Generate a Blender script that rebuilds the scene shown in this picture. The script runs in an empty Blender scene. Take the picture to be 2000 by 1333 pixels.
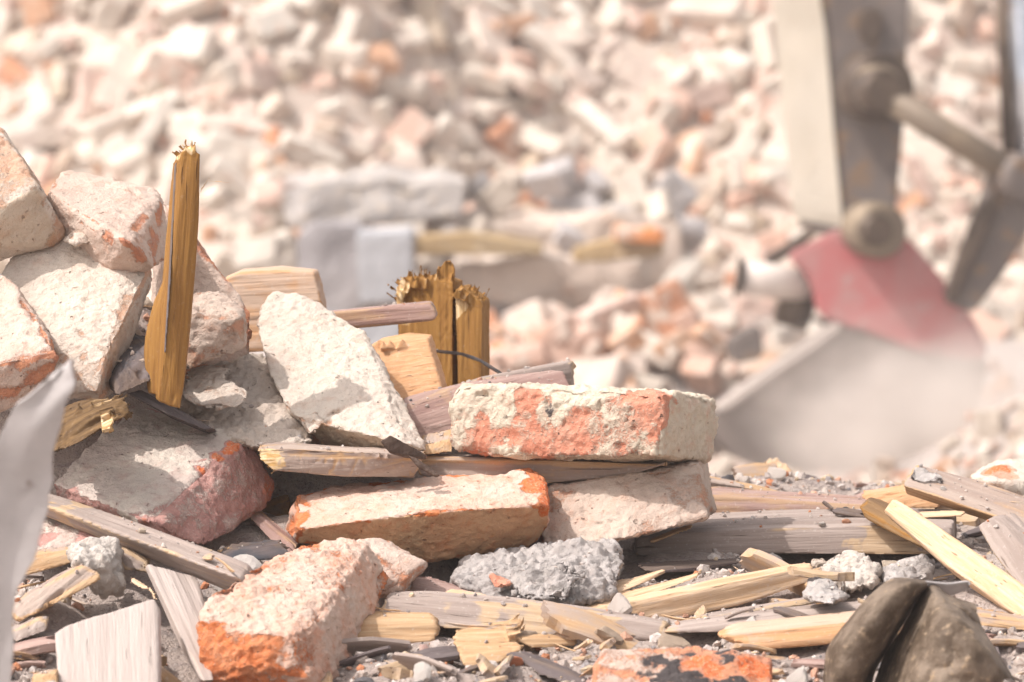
import bpy, bmesh, math, random
import numpy as np
from mathutils import Vector, Matrix, noise as mnoise
from mathutils.bvhtree import BVHTree
random.seed(7); RNG = np.random.default_rng(7)
S = bpy.context.scene
COL = S.collection

# ------------------------------------------------------------------ camera frame
F, SW, W0, H0 = 150.0, 36.0, 2000.0, 1333.0
PITCH = math.radians(6.0)
CAM = Vector((0, 0, 1.85))
FW = Vector((0, math.cos(PITCH), -math.sin(PITCH)))
UP = Vector((0, math.sin(PITCH), math.cos(PITCH)))
RT = Vector((1, 0, 0))
D0 = 3.75
K = SW / F / W0
def P(px, py, z=0.0):
    """a measured point of the photograph at depth z (mm behind the sharp plane)"""
    d = D0 + z / 1000.0
    return CAM + FW * d + RT * ((px - W0 / 2) * K * d) + UP * ((H0 / 2 - py) * K * d)
def PD(px, py, d): return P(px, py, (d - D0) * 1000.0)
def ex(face, b):
    return [tuple(p) for p in face] + [(p[0] + b[0], p[1] + b[1], p[2] + b[2]) for p in face]

# ------------------------------------------------------------------ numpy noise
def _hash(i, j, k, s):
    with np.errstate(over='ignore'):
        h = (i.astype(np.uint32) * np.uint32(374761393) + j.astype(np.uint32) * np.uint32(668265263)
             + k.astype(np.uint32) * np.uint32(2246822519) + np.uint32((s * 3266489917) & 0xffffffff))
        h = (h ^ (h >> np.uint32(13))) * np.uint32(1274126177)
        h = h ^ (h >> np.uint32(16))
    return (h & np.uint32(0xffffff)).astype(np.float64) / 16777215.0
def vnoise(p, s=0):
    i = np.floor(p).astype(np.int64); f = p - i; u = f * f * (3 - 2 * f)
    r = 0
    for dx in (0, 1):
        wx = u[:, 0] if dx else 1 - u[:, 0]
        for dy in (0, 1):
            wy = u[:, 1] if dy else 1 - u[:, 1]
            for dz in (0, 1):
                wz = u[:, 2] if dz else 1 - u[:, 2]
                r = r + wx * wy * wz * _hash(i[:, 0] + dx, i[:, 1] + dy, i[:, 2] + dz, s)
    return r
def fbm(p, o=4, s=0):
    a, r, t = 1.0, 0, 0
    for k in range(o):
        r = r + a * vnoise(p * 2.03 ** k + 17.3 * k, s + k); t += a; a *= 0.5
    return r / t
def sstep(a, b, x):
    t = np.clip((x - a) / (b - a), 0, 1); return t * t * (3 - 2 * t)

# ------------------------------------------------------------------ materials
def lin(r, g, b):
    f = lambda c: (c / 255 / 12.92) if c / 255 <= 0.04045 else ((c / 255 + 0.055) / 1.055) ** 2.4
    return (f(r), f(g), f(b))
class NT:
    def __init__(s, name):
        s.m = bpy.data.materials.new(name); s.m.use_nodes = True
        s.t = s.m.node_tree; s.N = s.t.nodes; s.L = s.t.links
        s.N.clear()
        s.out = s.N.new('ShaderNodeOutputMaterial'); s.b = s.N.new('ShaderNodeBsdfPrincipled')
        s.L.new(s.b.outputs[0], s.out.inputs[0])
        s.b.inputs['Specular IOR Level'].default_value = 0.25
    def put(s, sock, v):
        if isinstance(v, bpy.types.NodeSocket): s.L.new(v, sock)
        elif isinstance(v, (tuple, list)):
            sock.default_value = tuple(v) + (1,) if len(v) == 3 and sock.type == 'RGBA' else tuple(v)
        else: sock.default_value = v
    def math(s, op, a, b=0.0, clamp=False):
        n = s.N.new('ShaderNodeMath'); n.operation = op; n.use_clamp = clamp
        s.put(n.inputs[0], a); s.put(n.inputs[1], b); return n.outputs[0]
    def noise(s, vec, sc, det=3, ro=0.55):
        n = s.N.new('ShaderNodeTexNoise'); s.put(n.inputs['Vector'], vec)
        n.inputs['Scale'].default_value = sc; n.inputs['Detail'].default_value = det
        n.inputs['Roughness'].default_value = ro; return n.outputs['Fac']
    def step(s, v, lo, hi):
        n = s.N.new('ShaderNodeMapRange'); n.interpolation_type = 'SMOOTHSTEP'
        s.put(n.inputs[0], v); n.inputs[1].default_value = lo; n.inputs[2].default_value = hi
        return n.outputs[0]
    def mix(s, f, a, b, mode='MIX'):
        n = s.N.new('ShaderNodeMix'); n.data_type = 'RGBA'; n.blend_type = mode
        s.put(n.inputs[0], f); s.put(n.inputs[6], a); s.put(n.inputs[7], b); return n.outputs[2]
    def attr(s, name):
        n = s.N.new('ShaderNodeAttribute'); n.attribute_name = name; return n
    def sep(s, c):
        n = s.N.new('ShaderNodeSeparateColor'); s.L.new(c, n.inputs[0]); return n.outputs
    def vmul(s, v, k):
        n = s.N.new('ShaderNodeVectorMath'); n.operation = 'MULTIPLY'
        s.put(n.inputs[0], v); n.inputs[1].default_value = k; return n.outputs[0]
    def obj(s):
        return s.N.new('ShaderNodeTexCoord').outputs['Object']
    def info(s, o):
        return s.N.new('ShaderNodeObjectInfo').outputs[o]
    def fin(s, col, rough, h=None, dist=0.002, st=0.6):
        s.put(s.b.inputs['Base Color'], col); s.put(s.b.inputs['Roughness'], rough)
        if h is not None:
            n = s.N.new('ShaderNodeBump'); n.inputs['Strength'].default_value = st
            n.inputs['Distance'].default_value = dist; s.put(n.inputs['Height'], h)
            s.L.new(n.outputs[0], s.b.inputs['Normal'])
        return s.m

def brickmat(name, raw1, raw2, d1, d2, pit=0.5, sc=1.0):
    t = NT(name); tc = t.obj()
    nf = t.noise(tc, 420 * sc, 4, .65); nm = t.noise(tc, 75 * sc, 5, .6); nl = t.noise(tc, 17 * sc, 4, .6)
    a = t.attr('paint'); r, g, b = t.sep(a.outputs['Color'])[:3]; wear = a.outputs['Alpha']
    m = t.math('ADD', r, t.math('MULTIPLY', t.math('SUBTRACT', nm, .5), .95))
    m = t.math('ADD', m, t.math('MULTIPLY', t.math('SUBTRACT', nf, .5), .8))
    m = t.math('ADD', m, t.math('MULTIPLY', t.math('SUBTRACT', nl, .5), .7))
    m = t.math('SUBTRACT', m, t.math('MULTIPLY', wear, .55))
    mask = t.step(m, .30, .66)
    raw = t.mix(t.step(nm, .35, .65), raw1, raw2)
    raw = t.mix(t.step(t.math('SUBTRACT', t.math('MULTIPLY', nm, .5), r), .30, .6), raw, t.mix(t.step(nf, .4, .7), (.62, .15, .05), (.62, .29, .16)))
    raw = t.mix(t.step(nf, .55, .8), raw, d1)
    dust = t.mix(t.step(nl, .38, .62), d1, d2)
    dust = t.mix(t.math('MULTIPLY', t.step(nm, .5, .7), .35), dust, raw1)
    c = t.mix(mask, raw, dust)
    c = t.mix(t.math('MULTIPLY', b, .75), c, t.mix(1.0, c, (.72, .57, .29), 'MULTIPLY'))  # olive multiply, also puts shade of down-facing fronts into the brick colour
    nv = t.noise(tc, 900 * sc, 2, .6); c = t.mix(t.math('MULTIPLY', t.step(nv, .5, .72), .32), c, t.mix(1.0, c, (.62, .55, .50), 'MULTIPLY'))
    c = t.mix(t.math('MULTIPLY', t.step(t.noise(tc, 33 * sc, 5, .7), .5, .66), .22), c, t.mix(1.0, c, (.80, .72, .66), 'MULTIPLY'))
    st = t.step(t.math('ADD', g, t.math('MULTIPLY', t.math('SUBTRACT', nm, .5), 1.4)), .42, .6)
    c = t.mix(st, c, (.075, .062, .06))
    pn = t.noise(tc, 150 * sc, 2, .5)
    pm = t.step(pn, .69, .77)
    c = t.mix(t.math('MULTIPLY', pm, pit), c, (.10, .075, .06))
    h = t.math('ADD', t.math('MULTIPLY', nf, .55), t.math('MULTIPLY', nm, .9))
    h = t.math('SUBTRACT', h, t.math('MULTIPLY', pm, .8))
    h = t.math('ADD', h, t.math('MULTIPLY', mask, .25))
    return t.fin(c, .93, h, .0045, .85)

def woodmat(name, f1, f2, w1, w2, crack=.7, speck=.35):
    t = NT(name); gv = t.attr('grain').outputs['Vector']
    s1 = t.noise(t.vmul(gv, (9, 260, 260)), 1, 5, .6)
    s2 = t.noise(t.vmul(gv, (3, 55, 55)), 1, 4, .6)
    s3 = t.noise(t.vmul(gv, (14, 420, 420)), 1, 2, .5)
    sp = t.noise(gv, 300, 3, .6); bl = t.noise(gv, 22, 4, .6)
    a = t.attr('paint'); r, g, b = t.sep(a.outputs['Color'])[:3]; wear = a.outputs['Alpha']
    fresh = t.mix(t.step(s1, .3, .7), f1, f2)
    fresh = t.mix(t.math('MULTIPLY', t.step(s2, .5, .7), .5), fresh, f1)
    we = t.mix(t.step(s2, .35, .65), w1, w2)
    we = t.mix(t.math('MULTIPLY', t.step(s1, .5, .75), .5), we, w1)
    m = t.math('ADD', r, t.math('MULTIPLY', t.math('SUBTRACT', bl, .5), 1.2))
    m = t.math('ADD', m, t.math('MULTIPLY', t.math('SUBTRACT', s2, .5), 1.0))
    m = t.math('SUBTRACT', m, wear)
    c = t.mix(t.step(m, .35, .65), fresh, we)
    c = t.mix(t.step(t.math('ADD', b, t.math('MULTIPLY', t.math('SUBTRACT', s1, .5), 1.2)), .35, .65), c, t.mix(t.step(s3, .35, .6), (.46, .27, .10), (.70, .52, .31)))
    c = t.mix(t.math('MULTIPLY', t.step(sp, .58, .75), speck), c, (.60, .53, .47))
    st = t.step(t.math('ADD', g, t.math('MULTIPLY', t.math('SUBTRACT', bl, .5), .9)), .4, .62)
    c = t.mix(st, c, (.06, .06, .068))
    ck = t.step(s3, .66, .74)
    c = t.mix(t.math('MULTIPLY', ck, crack), c, t.mix(1, c, (.30, .22, .16), 'MULTIPLY'))
    h = t.math('SUBTRACT', t.math('ADD', s1, t.math('MULTIPLY', s2, .5)), t.math('MULTIPLY', ck, .6))
    return t.fin(c, .8, h, .002, .8)

ORANGE, RED, DRED = (.60, .175, .06), (.52, .155, .085), (.36, .12, .085)
M = {}
M['pink'] = brickmat('dusty_pink_brick', (.56, .25, .14), (.50, .22, .14), (.61, .485, .405), (.57, .43, .355))
M['orange'] = brickmat('orange_brick', ORANGE, (.62, .25, .12), (.62, .48, .395), (.62, .41, .315))
M['white'] = brickmat('limed_brick', (.52, .31, .21), (.53, .38, .28), (.63, .545, .46), (.59, .50, .425), .45)
M['red'] = brickmat('red_brick', (.58, .235, .15), (.62, .31, .215), (.64, .56, .44), (.59, .50, .395), .75)
M['dred'] = brickmat('dark_red_brick', (.42, .22, .19), (.48, .27, .23), (.58, .50, .425), (.53, .44, .385))
M['tan'] = brickmat('tan_mortared_brick', (.50, .26, .17), (.48, .34, .25), (.56, .45, .37), (.52, .405, .335), .6)
M['sand'] = brickmat('sandy_mortar', (.52, .41, .32), (.55, .45, .36), (.59, .50, .425), (.55, .455, .38), .75, 1.3)
M['grey'] = brickmat('grey_concrete', (.42, .375, .345), (.50, .455, .43), (.47, .425, .40), (.38, .34, .32), .85, 1.3)
M['lime'] = brickmat('white_mortar', (.56, .48, .41), (.58, .51, .45), (.57, .51, .455), (.51, .45, .40), .7)
M['w_dark'] = woodmat('old_brown_wood', (.22, .10, .022), (.32, .16, .038), (.17, .095, .045), (.26, .155, .07), .75, .08)
M['w_rot'] = woodmat('rotten_dark_wood', (.09, .05, .022), (.19, .11, .045), (.12, .08, .05), (.22, .15, .09), .8, .1)
M['w_fresh'] = woodmat('fresh_split_wood', (.55, .35, .20), (.67, .49, .335), (.43, .33, .26), (.51, .41, .335), .65)
M['w_tan'] = woodmat('tan_wood', (.43, .255, .13), (.53, .36, .215), (.31, .23, .19), (.41, .32, .265))
M['w_grey'] = woodmat('weathered_grey_wood', (.42, .285, .17), (.49, .36, .24), (.27, .21, .18), (.385, .31, .27))
M['w_board'] = woodmat('smooth_grey_board', (.46, .37, .31), (.48, .395, .335), (.43, .355, .315), (.465, .39, .35), .18, .2)
M['w_pink'] = woodmat('pinkish_painted_wood', (.36, .22, .135), (.42, .28, .18), (.27, .165, .14), (.385, .265, .225))
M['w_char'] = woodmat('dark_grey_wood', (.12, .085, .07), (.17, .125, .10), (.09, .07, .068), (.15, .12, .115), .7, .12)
M['w_orange'] = woodmat('orange_sawn_wood', (.50, .265, .125), (.58, .345, .195), (.48, .33, .235), (.54, .39, .29), .5)

def groundmat():
    t = NT('dusty_rubble_ground'); tc = t.obj()
    a, b, c = t.noise(tc, 3, 5, .6), t.noise(tc, 45, 5, .65), t.noise(tc, 300, 4, .65)
    col = t.mix(t.step(a, .35, .65), (.50, .405, .35), (.44, .355, .31))
    col = t.mix(t.step(b, .45, .65), col, (.33, .265, .24))
    col = t.mix(t.step(c, .5, .72), col, (.54, .47, .43))
    col = t.mix(t.step(c, .40, .30), col, (.17, .135, .12))
    return t.fin(col, .95, t.math('ADD', c, b), .006, 1)
M['ground'] = groundmat()
def yardmat():
    t = NT('pale_dust'); tc = t.obj()
    a, b = t.noise(tc, .9, 5, .6), t.noise(tc, 7, 6, .65)
    col = t.mix(t.step(a, .35, .65), (.40, .345, .31), (.34, .295, .27))
    col = t.mix(t.math('MULTIPLY', t.step(b, .45, .7), .6), col, (.46, .40, .355))
    return t.fin(col, .95, b, .03, .8)
M['yard'] = yardmat()
def tonemat(name, rough=.92):
    t = NT(name); tc = t.obj(); c = t.attr('tone').outputs['Color']
    n = t.noise(tc, 500, 3, .6)
    return t.fin(t.mix(t.step(n, .4, .7), c, t.mix(1, c, (.8, .74, .7), 'MULTIPLY')), rough, n, .002, .7)
M['gravel'] = tonemat('mixed_gravel')
def farbrick():
    t = NT('far_brick'); tc = t.obj(); c = t.info('Color'); rnd = t.info('Random')
    cv = t.N.new('ShaderNodeVectorMath'); cv.operation = 'ADD'; t.L.new(tc, cv.inputs[0])
    t.L.new(t.math('MULTIPLY', rnd, 37.0), cv.inputs[1]); v = cv.outputs[0]
    n, n2 = t.noise(v, 9, 4, .6), t.noise(v, 40, 4, .6)
    col = t.mix(t.step(n, .5, .62), c, (.60, .50, .42))
    col = t.mix(t.math('MULTIPLY', t.step(n, .40, .30), .5), col, (.55, .26, .14))
    col = t.mix(t.math('MULTIPLY', t.step(n2, .5, .7), .5), col, (.52, .42, .35))
    return t.fin(col, .93, n2, .01, .8)
M['far'] = farbrick()
def plain(name, c1, c2, rough=.8, sc=10, metal=0.0, bump=.004, coat=None):
    t = NT(name); tc = t.obj(); n = t.noise(tc, sc, 5, .62); n2 = t.noise(tc, sc * 4, 4, .6)
    c = t.mix(t.step(n, .38, .62), c1, c2)
    if coat: c = t.mix(t.step(n2, coat[1], coat[1] + .12), c, coat[0])
    t.b.inputs['Metallic'].default_value = metal
    return t.fin(c, rough, t.math('ADD', n, n2), bump, .5)
M['rustmetal'] = plain('rusty_brown_sheet', (.085, .058, .038), (.20, .15, .11), .66, 30, .1, .004, ((.28, .20, .13), .57))
M['palemetal'] = plain('weathered_sheet_and_lit_rim', (.45, .41, .395), (.38, .345, .33), .7, 14, .0, .0015, ((.24, .20, .175), .62))
M['wire'] = plain('dark_rod', (.07, .045, .035), (.12, .08, .06), .6, 40, .3)
M['tar'] = plain('grey_tar', (.20, .21, .235), (.29, .30, .325), .6, 60, 0, .003)
M['x_paint'] = plain('worn_red_paint', (.43, .125, .125), (.41, .19, .18), .6, 4.0, 0, .004, ((.36, .27, .245), .58))
M['x_dust'] = plain('dusty_steel', (.15, .12, .105), (.34, .28, .245), .8, 2.2, 0, .006, ((.33, .26, .22), .6))
M['x_stick'] = plain('greyed_paint_steel', (.125, .10, .088), (.175, .145, .13), .6, 3.5, .1, .004, ((.20, .13, .08), .52))
M['x_sunlit'] = plain('sunlit_yellow_paint', (.76, .69, .59), (.70, .63, .53), .55, 3, 0)  # stick paint with the flank's sunlight put into the colour
M['x_brown'] = plain('greasy_brown_steel', (.065, .045, .034), (.12, .085, .06), .5, 6, .3)
M['x_tan'] = plain('worn_tan_steel', (.27, .205, .14), (.20, .155, .115), .55, 6, .2)
M['x_chrome'] = plain('bright_rod', (.72, .74, .78), (.62, .64, .68), .22, 6, .75)
M['x_rim'] = plain('pale_rim_steel', (.42, .36, .32), (.34, .29, .26), .5, 8, .1)  # paler tone for the cutter edge along the bucket rim
M['x_light'] = plain('pale_pin', (.66, .58, .52), (.58, .50, .45), .5, 8, .1)
M['hill'] = plain('pale_brick_dust', (.52, .43, .36), (.46, .37, .31), .95, 2.5, 0, .03, ((.55, .40, .31), .6))
M['slab'] = plain('pale_concrete', (.43, .39, .36), (.36, .325, .305), .92, 5, 0, .02, ((.52, .45, .38), .52))
M['slabdark'] = plain('grey_concrete_block', (.28, .255, .255), (.34, .31, .305), .92, 4, 0, .02)
M['slabblue'] = plain('light_grey_block', (.40, .395, .405), (.35, .345, .355), .9, 4, 0, .02)
M['ochre'] = plain('ochre_timber', (.40, .27, .13), (.32, .23, .13), .85, 6, 0, .02, ((.58, .45, .30), .58))

# ------------------------------------------------------------------ object helpers
def tagit(o, label=None, cat=None, group=None, kind=None):
    if label: o['label'] = label
    if cat: o['category'] = cat
    if group: o['group'] = group
    if kind: o['kind'] = kind
    return o
def link(name, me, mat=None, parent=None):
    o = bpy.data.objects.new(name, me); COL.objects.link(o)
    if mat: me.materials.append(mat)
    if parent: o.parent = parent; o.matrix_parent_inverse = parent.matrix_world.inverted() if False else Matrix.Translation(-parent.location)
    return o
def mesh_np(name, co, faces, smooth=True):
    me = bpy.data.meshes.new(name); me.from_pydata([tuple(c) for c in co], [], faces); me.update()
    if smooth: me.polygons.foreach_set('use_smooth', [True] * len(me.polygons))
    return me

SPECS = []
def solid(name, label, cat, hulls, mat, kind='brick', vox=2.6, rough=1.0, chip=1.0, dust=.8, stain=0., warm=0.,
          faces=(), paint=(), ends=(0, 0), axis=None, group=None, parent=None, wear=1.0, edge=9.0, sand=0.):
    if not isinstance(hulls[0], list): hulls = [hulls]
    SPECS.append(dict(name=name, label=label, cat=cat, hulls=hulls, mat=mat, kind=kind, vox=vox * (.8 if kind == 'wood' else .95) / 1000, rough=rough, chip=chip,
                      dust=dust, stain=stain, warm=warm, faces=faces, paint=paint, ends=ends, axis=axis, group=group,
                      parent=parent, wear=wear, edge=edge / 1000, sand=sand, idx=len(SPECS)))
    return SPECS[-1]

def build_all():
    tmp = []
    for s in SPECS:
        bm = bmesh.new(); planes = []; allp = []
        for h in s['hulls']:
            b2 = bmesh.new()
            for p in h: b2.verts.new(P(*p) if not isinstance(p, Vector) else p)
            r = bmesh.ops.convex_hull(b2, input=b2.verts)
            junk = list({g for g in r['geom_interior'] + r['geom_unused'] if isinstance(g, bmesh.types.BMVert)})
            if junk: bmesh.ops.delete(b2, geom=junk, context='VERTS')
            bmesh.ops.recalc_face_normals(b2, faces=b2.faces)
            b2.normal_update()
            pl = []
            for f in sorted(b2.faces, key=lambda f: -f.calc_area()):
                n = f.normal
                if not any(n.dot(q[0]) > .93 for q in pl): pl.append((n.copy(), f.calc_center_median().dot(n)))
            planes.append(pl)
            me = bpy.data.meshes.new('t'); b2.to_mesh(me); bm.from_mesh(me); bpy.data.meshes.remove(me)
            allp += [v.co.copy() for v in b2.verts]; b2.free()
        me = bpy.data.meshes.new('t'); bm.to_mesh(me); bm.free()
        o = bpy.data.objects.new('t', me); COL.objects.link(o)
        m = o.modifiers.new('r', 'REMESH'); m.mode = 'VOXEL'; m.voxel_size = s['vox']; m.adaptivity = 0
        tmp.append((o, planes, allp))
    bpy.context.view_layer.update()
    dg = bpy.context.evaluated_depsgraph_get()
    for s, (o, planes, allp) in zip(SPECS, tmp):
        me = bpy.data.meshes.new_from_object(o.evaluated_get(dg), depsgraph=dg)
        finish(s, me, planes, allp)
    for o, _, _ in tmp:
        m = o.data; bpy.data.objects.remove(o); bpy.data.meshes.remove(m)

def finish(s, me, planes, allp):
    n = len(me.vertices)
    co = np.empty(n * 3); me.vertices.foreach_get('co', co); co = co.reshape(-1, 3)
    nr = np.empty(n * 3); me.vertex_normals.foreach_get('vector', nr); nr = nr.reshape(-1, 3)
    A = np.array([tuple(p) for p in allp]); cen = A.mean(0)
    sd = s['idx'] * 11 + 3; off = RNG.random(3) * 50
    q = co + off
    # distance to second nearest face plane = closeness to an edge
    d2 = np.full(n, 1e9)
    for pl in planes:
        ds = np.stack([np.abs(co @ np.array(tuple(a)) - b) for a, b in pl], 1)
        ds.sort(axis=1)
        if ds.shape[1] > 1:
            on = ds[:, 0] < s['vox'] * 1.5
            d2 = np.where(on, np.minimum(d2, ds[:, 1]), d2)
    d2 = np.minimum(d2, .2)
    cols = np.zeros((n, 4)); r = s['rough']
    # grain frame
    C = A - A.mean(0)
    if s['axis'] is not None:
        ax = np.array(tuple(P(*s['axis'][1]) - P(*s['axis'][0])))
    else:
        ax = np.linalg.svd(C, full_matrices=False)[2][0]
    if ax[0] < 0: ax = -ax
    ax = ax / np.linalg.norm(ax)
    up = np.array((0, 0.2, 1.)) if abs(ax[2]) < .85 else np.array((0, 1., 0))
    b1 = np.cross(up, ax); b1 /= np.linalg.norm(b1); b2 = np.cross(ax, b1)
    loc = np.stack([(co - cen) @ ax, (co - cen) @ b1, (co - cen) @ b2], 1)
    dsp = np.zeros(n)
    if s['kind'] == 'wood':
        ec = s['edge'] * .5
        e = np.clip(1 - d2 / (ec * (.5 + vnoise(loc * np.array((25, 60, 60)) + off, sd))), 0, 1)
        dsp -= e ** 1.5 * .0009 * s['chip']
        st = fbm(loc * np.array((7, 150, 150)) + off, 3, sd)
        dsp += (st - .5) * .0022 * r
        dsp += (fbm(loc * np.array((5, 20, 20)) + off, 3, sd + 5) - .5) * .005 * r
        ck = vnoise(loc * np.array((4, 130, 130)) + off, sd + 9)
        dsp -= sstep(.8, .93, ck) * .0025 * r
        cols[:, 3] = np.clip(e * .8 * s['wear'], 0, 1) * .6
        u0, u1 = loc[:, 0].min(), loc[:, 0].max()
        fv = loc * np.array((3, 170, 170)) + off
        f = vnoise(fv * np.array((1, 1.5, 1.5)), sd + 2) * .6 + vnoise(loc * np.array((3, 60, 60)) + off, sd + 3) * .5 + vnoise(loc * np.array((5, 500, 500)), sd + 4) * .3
        sh = np.zeros(n)
        for amp, sign in ((s['ends'][0], -1), (s['ends'][1], 1)):
            if amp <= 0: continue
            a = amp / 1000
            t = np.clip(((loc[:, 0] - u0) if sign < 0 else (u1 - loc[:, 0])) / (2 * a), 0, 1)
            t = 1 - t
            sh -= sign * a * 1.5 * np.clip(f - .15, 0, 1.2) * t
            cols[:, 3] = np.maximum(cols[:, 3], t * .9)
        co2 = co + nr * dsp[:, None] + ax[None, :] * sh[:, None]
    else:
        big = fbm(q * 26, 3, sd) - .5
        mid = fbm(q * 85, 3, sd + 3) - .5
        fin = fbm(q * 240, 2, sd + 6) - .5
        if s['kind'] == 'rock':
            dsp += big * .020 * r + mid * .009 * r + fin * .0065 * r
            dsp += np.abs(vnoise(q * 120, sd + 8) - .5) * .006 * r + np.abs(vnoise(q * 45, sd + 9) - .5) * .005 * r
        else:
            dsp += big * .0034 * r + mid * .0034 * r + fin * .0026 * r
            pn = vnoise(q * 130, sd + 12); dsp -= sstep(.83, .92, pn) * .0018 * r
        cn = fbm(q * 40, 3, sd + 20)
        wdt = s['edge'] * np.clip(.25 + 2.6 * (cn - .38), .15, 2.4) * s['chip']
        e = np.clip(1 - d2 / np.maximum(wdt, 1e-4), 0, 1)
        dsp -= e ** 1.3 * np.clip(wdt * .5, 0, .009)
        cols[:, 3] = np.clip(e * 1.6, 0, 1) * s['wear'] * sstep(.40, .62, fbm(q * 30, 2, sd + 31) + .12)
        if s['sand']: dsp += (vnoise(q * 330, sd + 40) - .5) * .004 * s['sand']
        co2 = co + nr * dsp[:, None]
    cols[:, 0], cols[:, 1], cols[:, 2] = s['dust'], s['stain'], s['warm']
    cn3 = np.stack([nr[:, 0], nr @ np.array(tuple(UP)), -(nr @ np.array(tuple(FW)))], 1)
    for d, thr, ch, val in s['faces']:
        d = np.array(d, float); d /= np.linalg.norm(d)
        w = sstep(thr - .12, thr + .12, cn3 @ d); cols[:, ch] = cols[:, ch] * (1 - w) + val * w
    for x, y, z, rad, ch, val in s['paint']:
        pc = np.array(tuple(P(x, y, z)))
        w = 1 - sstep(.45, 1.0, np.linalg.norm(co - pc, axis=1) / (rad / 1000) + (fbm(q * 55, 4, 3) - .5) * 1.9)
        cols[:, ch] = cols[:, ch] * (1 - w) + val * w
    base = np.array((co2[:, 0].mean(), co2[:, 1].mean(), co2[:, 2].min()))
    lo = co2 - base
    me.vertices.foreach_set('co', lo.ravel()); me.update()
    me.polygons.foreach_set('use_smooth', [True] * len(me.polygons))
    at = me.attributes.new('paint', 'FLOAT_COLOR', 'POINT'); at.data.foreach_set('color', np.clip(cols, -.7, 1.6).astype(np.float32).ravel())
    if s['kind'] == 'wood':
        at = me.attributes.new('grain', 'FLOAT_VECTOR', 'POINT')
        at.data.foreach_set('vector', (loc + RNG.random(3) * 9).astype(np.float32).ravel())
    me.name = s['name']
    o = link(s['name'], me, M[s['mat']])
    o.location = base
    s['obj'] = o
    if s['parent'] is not None:
        p = s['parent']['obj']; o.parent = p; o.location = Vector(base) - p.location
        if s['label']: o['label'] = s['label']
    else: tagit(o, s['label'], s['cat'], s['group'])

def spikes(x0, y0, x1, y1, z, n, h, lean=0, w=5, sd=1, dx=0):
    """torn fibres standing along a broken edge; each joins the same solid"""
    r = random.Random(sd); out = []
    for i in range(n):
        t = (i + r.uniform(.1, .9)) / n; x = x0 + (x1 - x0) * t; y = y0 + (y1 - y0) * t; hh = h * (.25 + .75 * r.random() ** 2); a = w * r.uniform(.9, 1.8); zz = z + r.uniform(-6, 30)
        nx_, ny_ = (y1 - y0), -(x1 - x0); l = math.hypot(nx_, ny_); nx_, ny_ = nx_ / l, ny_ / l
        tx, ty = x + nx_ * hh + lean * hh * r.uniform(-.2, 1), y + ny_ * hh
        bx, by = x - nx_ * 14, y - ny_ * 14; ux, uy = -ny_ * a, nx_ * a
        out.append([(bx - ux * 1.5, by - uy * 1.5, zz), (bx + ux * 1.5, by + uy * 1.5, zz), (bx - ux, by - uy, zz + 12), (bx + ux, by + uy, zz + 12), (tx - ux * .35, ty - uy * .35, zz), (tx + ux * .3, ty + uy * .3, zz + 1), (tx, ty, zz + 3)])
    return out
# ================================================================== near pile: bricks
V2 = 2.2
solid('brick', 'topmost pale brick at the left edge, its bright upper face covered in lime', 'brick',
      [(75, 362, 90), (0, 246, 170), (-150, 120, 240), (-260, 300, 150), (-20, 412, 80), (128, 452, 130), (133, 466, 130), (118, 478, 120), (0, 485, 90), (-180, 560, 100), (-120, 470, 60), (60, 330, 260), (-80, 300, 300)],
      'white', dust=.75, paint=[(20, 340, 120, 45, 0, .45), (125, 460, 130, 22, 0, .25)], faces=[((.2, -.5, 1), .8, 2, .35)])
solid('brick', 'pale pinkish brick behind the tall splinter, half in shadow with an orange lower edge', 'brick',
      [(93, 372, 150), (125, 330, 260), (150, 332, 265), (300, 366, 225), (318, 380, 215), (246, 470, 60), (185, 455, 90), (300, 522, 90), (335, 500, 215), (190, 570, 130), (60, 480, 200), (150, 480, 250)],
      'pink', dust=.86, chip=.7, paint=[(250, 475, 60, 16, 0, .2), (280, 500, 75, 18, 0, .3), (210, 465, 80, 12, 0, .4)], faces=[((.6, .0, .6), .75, 0, .74)])
solid('brick', 'reddish broken slab of brick standing behind the grey pocked block right of the splinter', 'brick fragment',
      ex([(330, 400, 240), (372, 440, 230), (398, 505, 220), (440, 545, 215), (470, 580, 210), (492, 612, 205), (498, 660, 205), (480, 720, 205), (340, 740, 210)], (-40, -10, 90)),
      'pink', dust=.80, chip=1.3)
solid('masonry_block', 'squarish grey pocked block standing right beside the tall splinter', 'brick',
      [(350, 578, 120), (410, 568, 145), (440, 572, 145), (472, 588, 130), (350, 612, 75), (470, 620, 90), (482, 625, 100), (480, 672, 98), (462, 690, 92), (360, 725, 70), (330, 730, 75), (340, 600, 170), (470, 660, 190), (350, 710, 190)],
      'tan', dust=.97, rough=1.7, chip=1.3, faces=[((0, 1, .3), .6, 0, 1.)], paint=[(470, 650, 95, 20, 0, .5), (375, 715, 72, 22, 0, .35)])
solid('brick', 'large flat pale brick leaning at left with a crossing shadow on its broad face', 'brick',
      [(50, 458, 140), (120, 458, 140), (284, 496, 118), (296, 520, 110), (211, 690, 10), (190, 765, -10), (100, 770, 20), (-20, 600, 80), (7, 522, 110), (297, 550, 165), (228, 758, 60), (200, 785, 30), (100, 520, 210), (200, 700, 150), (60, 740, 120)],
      'white', vox=1.9, dust=.98, chip=.7, faces=[((.75, -.5, .3), .7, 0, .62)], paint=[(215, 745, 20, 30, 0, .3), (190, 770, 0, 26, 0, .5), (60, 460, 140, 18, 0, .4)])
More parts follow.
